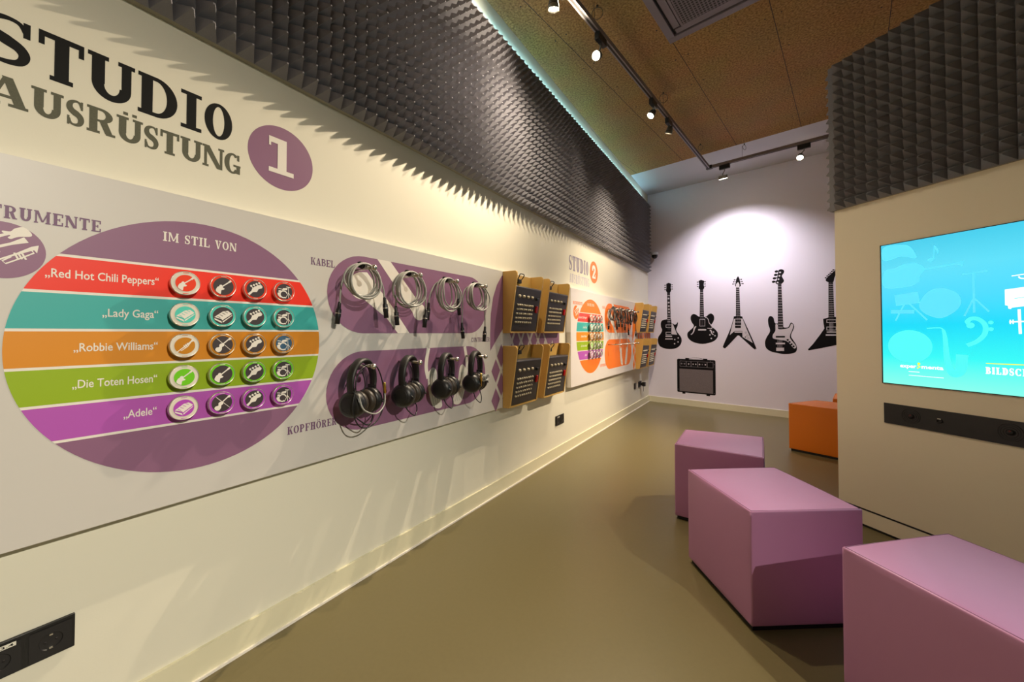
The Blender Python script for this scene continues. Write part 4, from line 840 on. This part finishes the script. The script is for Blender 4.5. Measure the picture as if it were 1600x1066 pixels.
    white=[[(2.276, 1.282), (2.371, 1.28), (2.371, 1.287), (2.276, 1.289)], [(2.275, 1.247), (2.37, 1.245), (2.37, 1.252), (2.275, 1.254)], [(2.275, 1.247), (2.281, 1.247), (2.282, 1.289), (2.276, 1.289)], [(2.364, 1.245), (2.37, 1.245), (2.371, 1.287), (2.365, 1.287)], [(2.275, 1.191), (2.37, 1.191), (2.37, 1.197), (2.275, 1.198)], [(2.274, 1.153), (2.369, 1.153), (2.369, 1.159), (2.274, 1.16)], [(2.274, 1.153), (2.28, 1.153), (2.281, 1.198), (2.275, 1.198)], [(2.363, 1.153), (2.369, 1.153), (2.37, 1.197), (2.364, 1.197)], [(2.276, 1.125), (2.369, 1.125), (2.369, 1.138), (2.276, 1.138)], [(2.266, 1.085), (2.374, 1.086), (2.375, 1.102), (2.266, 1.102)], [(2.303, 1.726), (2.35, 1.722), (2.35, 1.727), (2.303, 1.731)], [(2.303, 1.699), (2.35, 1.695), (2.35, 1.7), (2.303, 1.704)], [(2.303, 1.672), (2.349, 1.669), (2.349, 1.673), (2.303, 1.677)], [(2.302, 1.645), (2.349, 1.642), (2.349, 1.646), (2.302, 1.649)], [(2.302, 1.618), (2.349, 1.615), (2.349, 1.619), (2.302, 1.622)], [(2.302, 1.591), (2.348, 1.588), (2.349, 1.592), (2.302, 1.595)], [(2.301, 1.564), (2.348, 1.561), (2.348, 1.565), (2.302, 1.568)], [(2.301, 1.536), (2.348, 1.534), (2.348, 1.538), (2.301, 1.541)], [(2.301, 1.509), (2.348, 1.507), (2.348, 1.511), (2.301, 1.514)], [(2.301, 1.482), (2.347, 1.48), (2.347, 1.485), (2.301, 1.487)], [(2.3, 1.455), (2.347, 1.453), (2.347, 1.458), (2.3, 1.46)], [(2.3, 1.428), (2.347, 1.426), (2.347, 1.431), (2.3, 1.433)], [(2.3, 1.401), (2.346, 1.399), (2.346, 1.404), (2.3, 1.406)], [(2.299, 1.374), (2.346, 1.372), (2.346, 1.377), (2.299, 1.378)], [(2.299, 1.347), (2.346, 1.345), (2.346, 1.35), (2.299, 1.351)], [(2.299, 1.32), (2.345, 1.319), (2.345, 1.323), (2.299, 1.324)], [(2.302, 1.138), (2.304, 1.138), (2.306, 1.246), (2.303, 1.246)], [(2.312, 1.138), (2.315, 1.138), (2.316, 1.246), (2.313, 1.246)], [(2.323, 1.138), (2.325, 1.138), (2.326, 1.246), (2.324, 1.246)], [(2.333, 1.138), (2.336, 1.138), (2.337, 1.246), (2.334, 1.246)]],
    knobs=[],
    black=[],
  ),
}
FN = .0008
def guitar_decal(key, label, round_body=True):
    g = GUITARS[key]; cx = sum(p[0] for p in g['body'])/len(g['body']); zb = min(p[1] for p in g['body'])
    root = thing('guitar_decal', FW.p(cx, zb), label, 'wall picture', 'guitar pictures on the far wall')
    MB().flat(FW, spline(g['body'], 6, True) if round_body else g['body'], FN).build('body', M['decal_black'], root)
    MB().flat(FW, g['neck'], FN).build('neck', M['decal_black'], root)
    h = MB(); h.flat(FW, spline(g['head'], 4, True) if key in ('bass', 'angular') else g['head'], FN)
    hd = h.build('headstock', M['decal_black'], root)
    for u, z in g['tuners']:
        tn = MB(); hu = sum(p[0] for p in g['head'])/len(g['head'])
        if key == 'bass': tn.flat(FW, circ((u, z), .020, 16, .016), FN); tn.flat(FW, ribbon([(u, z), (u + .05, z + .008)], .012), FN)
        else: tn.flat(FW, circ((u, z), .0095, 12, .008), FN); tn.flat(FW, ribbon([(u, z), (u + (.028 if hu > u else -.028), z - .004 if key == 'angular' else z)], .006), FN)
        tn.build('tuning_peg', M['decal_black'], hd)
    nu = [p[0] for p in g['neck']]; nz = [p[1] for p in g['neck']]
    for i, poly in enumerate(g['white']):
        us = [p[0] for p in poly]; zs_ = [p[1] for p in poly]; area = (max(us)-min(us))*(max(zs_)-min(zs_))
        nm = 'fret_mark' if min(us) > min(nu) - .01 and max(us) < max(nu) + .01 and min(zs_) > min(nz) - .02 and area < .004 else ('pickguard' if area > .004 else 'bridge_bar')
        MB().flat(FW, spline(poly, 5, True) if key == 'bass' and i == 0 else poly, FN + .0006).build(nm, M['decal_pale'], root)
    if g['knobs']:
        for u, z in g['knobs']: MB().flat(FW, circ((u, z), .0105, 16), FN + .0010).build('knob', M['decal_pale'], root)
    if g['black'] or g.get('bknobs'):
        kb_ = MB()
        for poly in g['black']: kb_.flat(FW, poly, FN + .0012)
        kb_.build('pickup', M['decal_black'], root)
        for u, z in g.get('bknobs', []): MB().flat(FW, circ((u, z), .0125, 16), FN + .0012).build('knob', M['decal_black'], root)
    for u, z in g.get('rings', []):
        MB().flat(FW, circ((u, z), .0125, 20), FN + .0012).build('knob', M['decal_black'], root)
        MB().flat(FW, circ((u, z), .0095, 20), FN + .0018).build('knob_face', M['decal_pale'], root)
    # strings
    n = g['neck']; st = MB()
    for k in range(4):
        f = .2 + .2*k; a = (n[0][0] + (n[1][0]-n[0][0])*f, n[0][1]); b = (n[3][0] + (n[2][0]-n[3][0])*f, n[2][1] - .10 if key != 'bass' else n[2][1])
        st.flat(FW, ribbon([a, b], .0016), FN + .0016)
    st.build('strings', M['decal_grey'], root)
    return root
guitar_decal('single_cut', 'black wall picture of a single-horned guitar, leftmost of the guitars')
guitar_decal('semi_hollow', 'black wall picture of a round two-horned guitar with sound holes')
guitar_decal('v_shape', 'black wall picture of a V-shaped guitar')
guitar_decal('bass', 'black wall picture of a bass guitar with a big white plate')
guitar_decal('angular', 'black wall picture of an angular pointed guitar, partly behind the partition', False)
am = thing('amplifier_decal', FW.p(.728, .19), 'black wall picture of a guitar amplifier below the guitars', 'wall picture')
def rrect(x0, y0, x1, y1, r): return circ((x1-r, y1-r), r, 6, None, 0, PI/2)+circ((x0+r, y1-r), r, 6, None, PI/2, PI)+circ((x0+r, y0+r), r, 6, None, PI, 1.5*PI)+circ((x1-r, y0+r), r, 6, None, 1.5*PI, 2*PI)
MB().flat(FW, rrect(.454, .198, 1.002, .715, .02), FN).build('cabinet', M['decal_black'], am)
hd = MB(); hd.flat(FW, rect(.578, .71, .632, .732), FN); hd.flat(FW, rect(.834, .71, .892, .732), FN); hd.flat(FW, ribbon(spline([(.63,.722),(.70,.738),(.77,.738),(.84,.722)], 6), .005), FN); hd.build('handle', M['decal_black'], am)
ft = MB(); ft.flat(FW, rect(.53, .178, .575, .20), FN); ft.flat(FW, rect(.875, .178, .925, .20), FN); ft.build('feet', M['decal_black'], am)
MB().flat(FW, rect(.489, .217, .967, .563), FN + .0006).build('speaker_grille', M['grille_cloth'], am)
fp = MB(); xs = (.495, .592, .662, .758, .888, .972)
for a, b in zip(xs, xs[1:]):
    for r in ((a, .680, b, .685), (a, .598, b, .603), (a, .598, a + .005, .685), (b - .005, .598, b, .685)): fp.flat(FW, rect(*r), FN + .0006)
fp.build('control_strip', M['decal_grey'], am)
for u, r, m in ((.523,.013,'decal_grey'),(.565,.013,'decal_grey'),(.627,.010,'decal_pale'),(.692,.009,'decal_pale'),(.730,.009,'decal_pale'),(.783,.010,'decal_pale'),(.822,.008,'decal_grey'),(.864,.010,'decal_pale')):
    MB().flat(FW, circ((u, .642), r, 16), FN + .0012).build('knob', M[m], am)
sc = MB()
for u, z in ((.512,.70),(.935,.70),(.985,.65),(.466,.24),(.985,.225)): sc.flat(FW, circ((u, z), .005, 10), FN + .0012)
sc.build('screw', M['decal_grey'], am)

# ------------------------------------------------------------------ camera dome on the far wall
cc = FW.p(.14, 2.40, .0); cd_ = thing('security_camera', cc, 'small white and black dome camera near the far left corner', 'security camera')
MB().tube([FW.p(.14, 2.412, .001), FW.p(.14, 2.412, .05)], .018, 12).build('bracket', M['white'], cd_)
MB().lathe([(.052, .028), (.055, .022), (.055, -.012), (.050, -.016)], FW.p(.14, 2.39, .075), (0, 0, 1), 28).build('housing', M['white_ceil'], cd_)
MB().lathe([(.048, -.0165), (.046, -.038), (.034, -.060), (.016, -.072), (.001, -.075)], FW.p(.14, 2.39, .075), (0, 0, 1), 28).build('dome', M['dome'], cd_)

# ================================================================== display screen and speaker bar on the partition
SA0, SA1, SB0, SB1 = .240, 1.595, .848, 1.611
sr = thing('display_screen', KW.p((SA0+SA1)/2, SB0), 'large glowing blue display screen set in the cream partition', 'screen')
MB().prism([KW.p(SA0 - .006, SB0 - .004, .0005), KW.p(SA1 + .006, SB0 - .004, .0005), KW.p(SA1 + .006, SB0 - .004, .006), KW.p(SA0 - .006, SB0 - .004, .006)], (0, 0, SB1 - SB0 + .008)).build('bezel', M['bezel'], sr)
dm = MB().add([KW.p(SA0, SB0, .0066), KW.p(SA1, SB0, .0066), KW.p(SA1, SB1, .0066), KW.p(SA0, SB1, .0066)], [(0, 1, 2, 3)])
do = dm.build('display_picture', M['screen'], sr)
# the display colours run by height above the floor
nt = M['screen'].node_tree
for n_ in nt.nodes:
    if n_.type == 'MAP_RANGE': n_.inputs['From Min'].default_value = 0.0; n_.inputs['From Max'].default_value = SB1 - SB0
S0 = .0072; gh = MB()
gh.flat(KW, spline([(.252,1.600),(.34,1.597),(.375,1.57),(.392,1.515),(.33,1.535),(.252,1.525)], 5, True), S0)
gh.flat(KW, spline([(.254,1.376),(.254,1.466),(.30,1.478),(.345,1.494),(.395,1.488),(.425,1.455),(.405,1.42),(.40,1.39),(.36,1.37)], 5, True), S0)
gh.flat(KW, ribbon([(.415,1.452),(.54,1.462),(.565,1.458)], [.012,.012,.022]), S0)
gh.flat(KW, spline([(.40,1.27),(.42,1.225),(.478,1.198),(.53,1.225),(.555,1.27),(.54,1.32),(.48,1.35),(.43,1.33)], 6, True), S0)
for pts, wd in (([(.56,1.405),(.645,1.412)], .01), ([(.598,1.41),(.598,1.22)], .008), ([(.598,1.29),(.645,1.222)], .007), ([(.598,1.29),(.565,1.205)], .007), ([(.30,1.30),(.40,1.31)], .06), ([(.34,1.28),(.30,1.19)], .008), ([(.36,1.28),(.43,1.19)], .008), ([(.28,1.24),(.38,1.235)], .02)): gh.flat(KW, ribbon(pts, wd), S0)
gh.flat(KW, circ((.448,1.497), .012, 14, .010), S0); gh.flat(KW, ribbon([(.459,1.497),(.463,1.568)], .005), S0); gh.flat(KW, spline([(.463,1.568),(.475,1.55),(.478,1.53),(.474,1.52),(.470,1.54),(.462,1.553)], 4, True), S0)
gh.build('instrument_shapes', M['ghost'], do)
# saxophone, clef and record in the lower, greener half
g2_ = MB()
g2_.flat(KW, circ((.357,1.053), .092, 40, .086), S0 + .0004)
g2_.flat(KW, ribbon(spline([(.428,1.147),(.47,1.150),(.488,1.142),(.496,1.10),(.500,1.02),(.508,.955),(.525,.925),(.548,.945),(.555,1.02)], 6), [.006]*13 + [.012 + .0009*i for i in range(36)]), S0 + .0004)
g2_.flat(KW, ribbon(spline([(.582,1.158),(.574,1.175),(.588,1.192),(.612,1.188),(.632,1.160),(.630,1.12),(.605,1.085),(.572,1.065)], 6), [.012]*6 + [.018]*37), S0 + .0004); g2_.flat(KW, circ((.585,1.160), .014, 16), S0 + .0004)
for zz in (1.172, 1.142): g2_.flat(KW, circ((.650, zz), .009, 12), S0 + .0004)
g2_.build('instrument_shapes', M['ghost2'], do)
ws = MB()
ws.flat(KW, [(.694,1.318),(.86,1.335),(.86,1.255),(.714,1.236),(.710,1.230),(.703,1.233),(.702,1.246),(.694,1.248)], S0)
ws.flat(KW, ribbon([(.715,1.376),(.80,1.384)], .004), S0); ws.flat(KW, ribbon(spline([(.735,1.372),(.742,1.362),(.77,1.36),(.79,1.37)], 5), .005), S0); ws.flat(KW, [(.80,1.378),(.83,1.37),(.83,1.40),(.80,1.388)], S0)
ws.flat(KW, ribbon([(.734,1.228),(.736,1.120)], .009), S0); ws.flat(KW, ribbon([(.705,1.173),(.86,1.178)], .006), S0); ws.flat(KW, spline([(.76,1.15),(.80,1.155),(.84,1.145),(.86,1.175),(.84,1.205),(.80,1.197),(.76,1.2)], 5, True), S0)
for a in (.708, .716): ws.flat(KW, ribbon([(a, 1.164), (a, 1.183)], .004), S0)
ws.build('white_instruments', M['glow_white'], do)
MB().flat(KW, ribbon([(.722,1.276),(.86,1.290)], .003), S0 + .0004).build('piano_edge', M['ghost'], do)
tx = MB(); slab(tx, KW, 'BILDSCHIRM',   .630, .818, .936, .968, S0, .3, .12); tx.build('screen_text', M['glow_white'], do)
lg = MB(); sans(lg, KW, 'exper', .316, .384, .940, .0185, S0, .03); sans(lg, KW, 'menta', .404, .488, .940, .0185, S0, .03)
lg.flat(KW, rect(.352, .9185, .396, .9215), S0); lg.flat(KW, rect(.352, .899, .488, .9015), S0); lg.build('logo_text', M['glow_white'], do)
yl = MB(); yl.flat(KW, circ((.394,.964), .006, 14), S0); yl.flat(KW, ribbon([(.387,.940),(.400,.948),(.388,.955)], .006), S0); yl.flat(KW, ribbon([(.632,.984),(.82,.987)], .004), S0); yl.build('yellow_marks', M['glow_yellow'], do)

br = thing('speaker_bar', KW.p(.9, .625), 'anthracite speaker bar below the glowing screen', 'speaker bar')
MB().prism([KW.p(.240, .626, .0005), KW.p(1.595, .626, .0005), KW.p(1.595, .626, .006), KW.p(.240, .626, .006)], (0, 0, .110)).build('panel', M['bar'], br)
for u in (.357, .701, 1.05, 1.39):
    so = MB()
    for k in range(4): so.lathe([(.013 + k*.008, .0062), (.0135 + k*.008, .0075), (.0145 + k*.008, .0075), (.015 + k*.008, .0062)], KW.p(u, .684), KW.N, 32, False)
    s_ = so.build('speaker', M['plastic'], br); MB().lathe([(.001, .0063), (.011, .0063), (.012, .0085), (.007, .0105), (.001, .011)], KW.p(u, .684), KW.N, 20, False).build('speaker_cone', M['lamp_black'], s_)
    MB().flat(KW, circ((u, .690), .0035, 10), .0118).build('red_dot', M['darkred'], s_)
jk = MB().lathe([(.012, .0062), (.012, .010), (.008, .011), (.0075, .007)], KW.p(.469, .684), KW.N, 20, False); j_ = jk.build('jack_socket', M['lamp_black'], br)
MB().flat(KW, rect(.463, .692, .476, .696), .0115).build('jack_marking', M['sticker'], j_)

# ================================================================== stools
def stool(base, H, m, seam_m, label, group):
    c = sum((Vector((*p, 0)) for p in base), Vector()) / 4; root = thing('upholstered_stool', c, label, 'stool', group)
    ins = [c + (Vector((*p, 0)) - c) * .95 for p in base]
    MB().prism([p + Vector((0, 0, .0)) for p in ins], (0, 0, .03)).build('plinth', M['plinth'], root)
    # softly bulging cover: every face is a fine grid
    vs = []; fs = []; n = 14
    top = [Vector((*p, H)) for p in base]; bot = [Vector((*p, .022)) for p in base]
    def patch(a, b, c_, d, bulge):
        nr = (b - a).cross(d - a).normalized(); o = len(vs)
        r = .014
        def cut(t): return t
        for j in range(n + 1):
            for i in range(n + 1):
                u = .5 - .5*math.cos(PI*i/n); v = .5 - .5*math.cos(PI*j/n)
                p = a*(1-u)*(1-v) + b*u*(1-v) + c_*u*v + d*(1-u)*v
                vs.append(p + nr * bulge * (16*u*(1-u)*v*(1-v)) ** .6)
        for j in range(n):
            for i in range(n): k = o + j*(n+1) + i; fs.append((k, k+1, k+n+2, k+n+1))
    patch(top[0], top[1], top[2], top[3], .007)
    for i in range(4): j = (i+1) % 4; patch(bot[i], bot[j], top[j], top[i], .005)
    patch(bot[3], bot[2], bot[1], bot[0], .0)
    import bmesh
    ob = MB().add(vs, fs, True).build('cover', m, root)
    bm = bmesh.new(); bm.from_mesh(ob.data); bmesh.ops.remove_doubles(bm, verts=bm.verts, dist=.0005)
    bm.edges.ensure_lookup_table()
    sharp = [e for e in bm.edges if len(e.link_faces) == 2 and e.calc_face_angle() > .6]
    bmesh.ops.bevel(bm, geom=sharp, offset=.011, segments=4, profile=.6, affect='EDGES', clamp_overlap=True)
    bmesh.ops.recalc_face_normals(bm, faces=bm.faces)
    for f_ in bm.faces: f_.smooth = True
    bm.to_mesh(ob.data); bm.free()
    tc = sum(top, Vector()) / 4; q = [tc + (p - tc) * .972 + Vector((0, 0, -.0006)) for p in top]
    sp = []
    for i in range(4):
        a, b = q[i], q[(i+1) % 4]; sp += [a + (b - a)*t/10 + Vector((0, 0, .0005)) for t in range(10)]
    MB().tube(sp, .0016, 6, closed=True).build('seam', seam_m, root)
    vm = MB()
    for i in range(4):
        o_ = (base[i][0] - c.x, base[i][1] - c.y); l = math.hypot(*o_); k = (l - .0030) / l
        vm.tube([(c.x + o_[0]*k, c.y + o_[1]*k, .03), (c.x + o_[0]*k, c.y + o_[1]*k, H - .012)], .0014, 6)
    vm.build('seam', seam_m, root)
    return root
SG = 'mauve stools'
stool([(1.106, 2.505), (1.561, 2.482), (1.561, 2.981), (1.104, 2.920)], .45, M['pink'], M['seam'], 'mauve block stool farthest from the camera, beside the grey floor', SG)
stool([(1.242, 2.078), (1.513, 1.714), (1.872, 1.970), (1.603, 2.347)], .45, M['pink'], M['seam'], 'mauve block stool in the middle of the three, seen on its corner', SG)
stool([(1.759, 1.596), (2.075, 1.273), (2.393, 1.570), (2.073, 1.896)], .45, M['pink'], M['seam'], 'mauve block stool nearest the camera, cut off by the frame', SG)
stool([(1.769, 4.536), (2.230, 4.372), (2.480, 4.710), (2.010, 4.877)], .45, M['rust'], M['seam_o'], 'orange block stool in front, half hidden by the partition', 'orange stools')
stool([(2.164, 5.087), (2.640, 5.020), (2.700, 5.480), (2.240, 5.540)], .45, M['rust'], M['seam_o'], 'orange block stool behind the other, only its corner showing', 'orange stools')
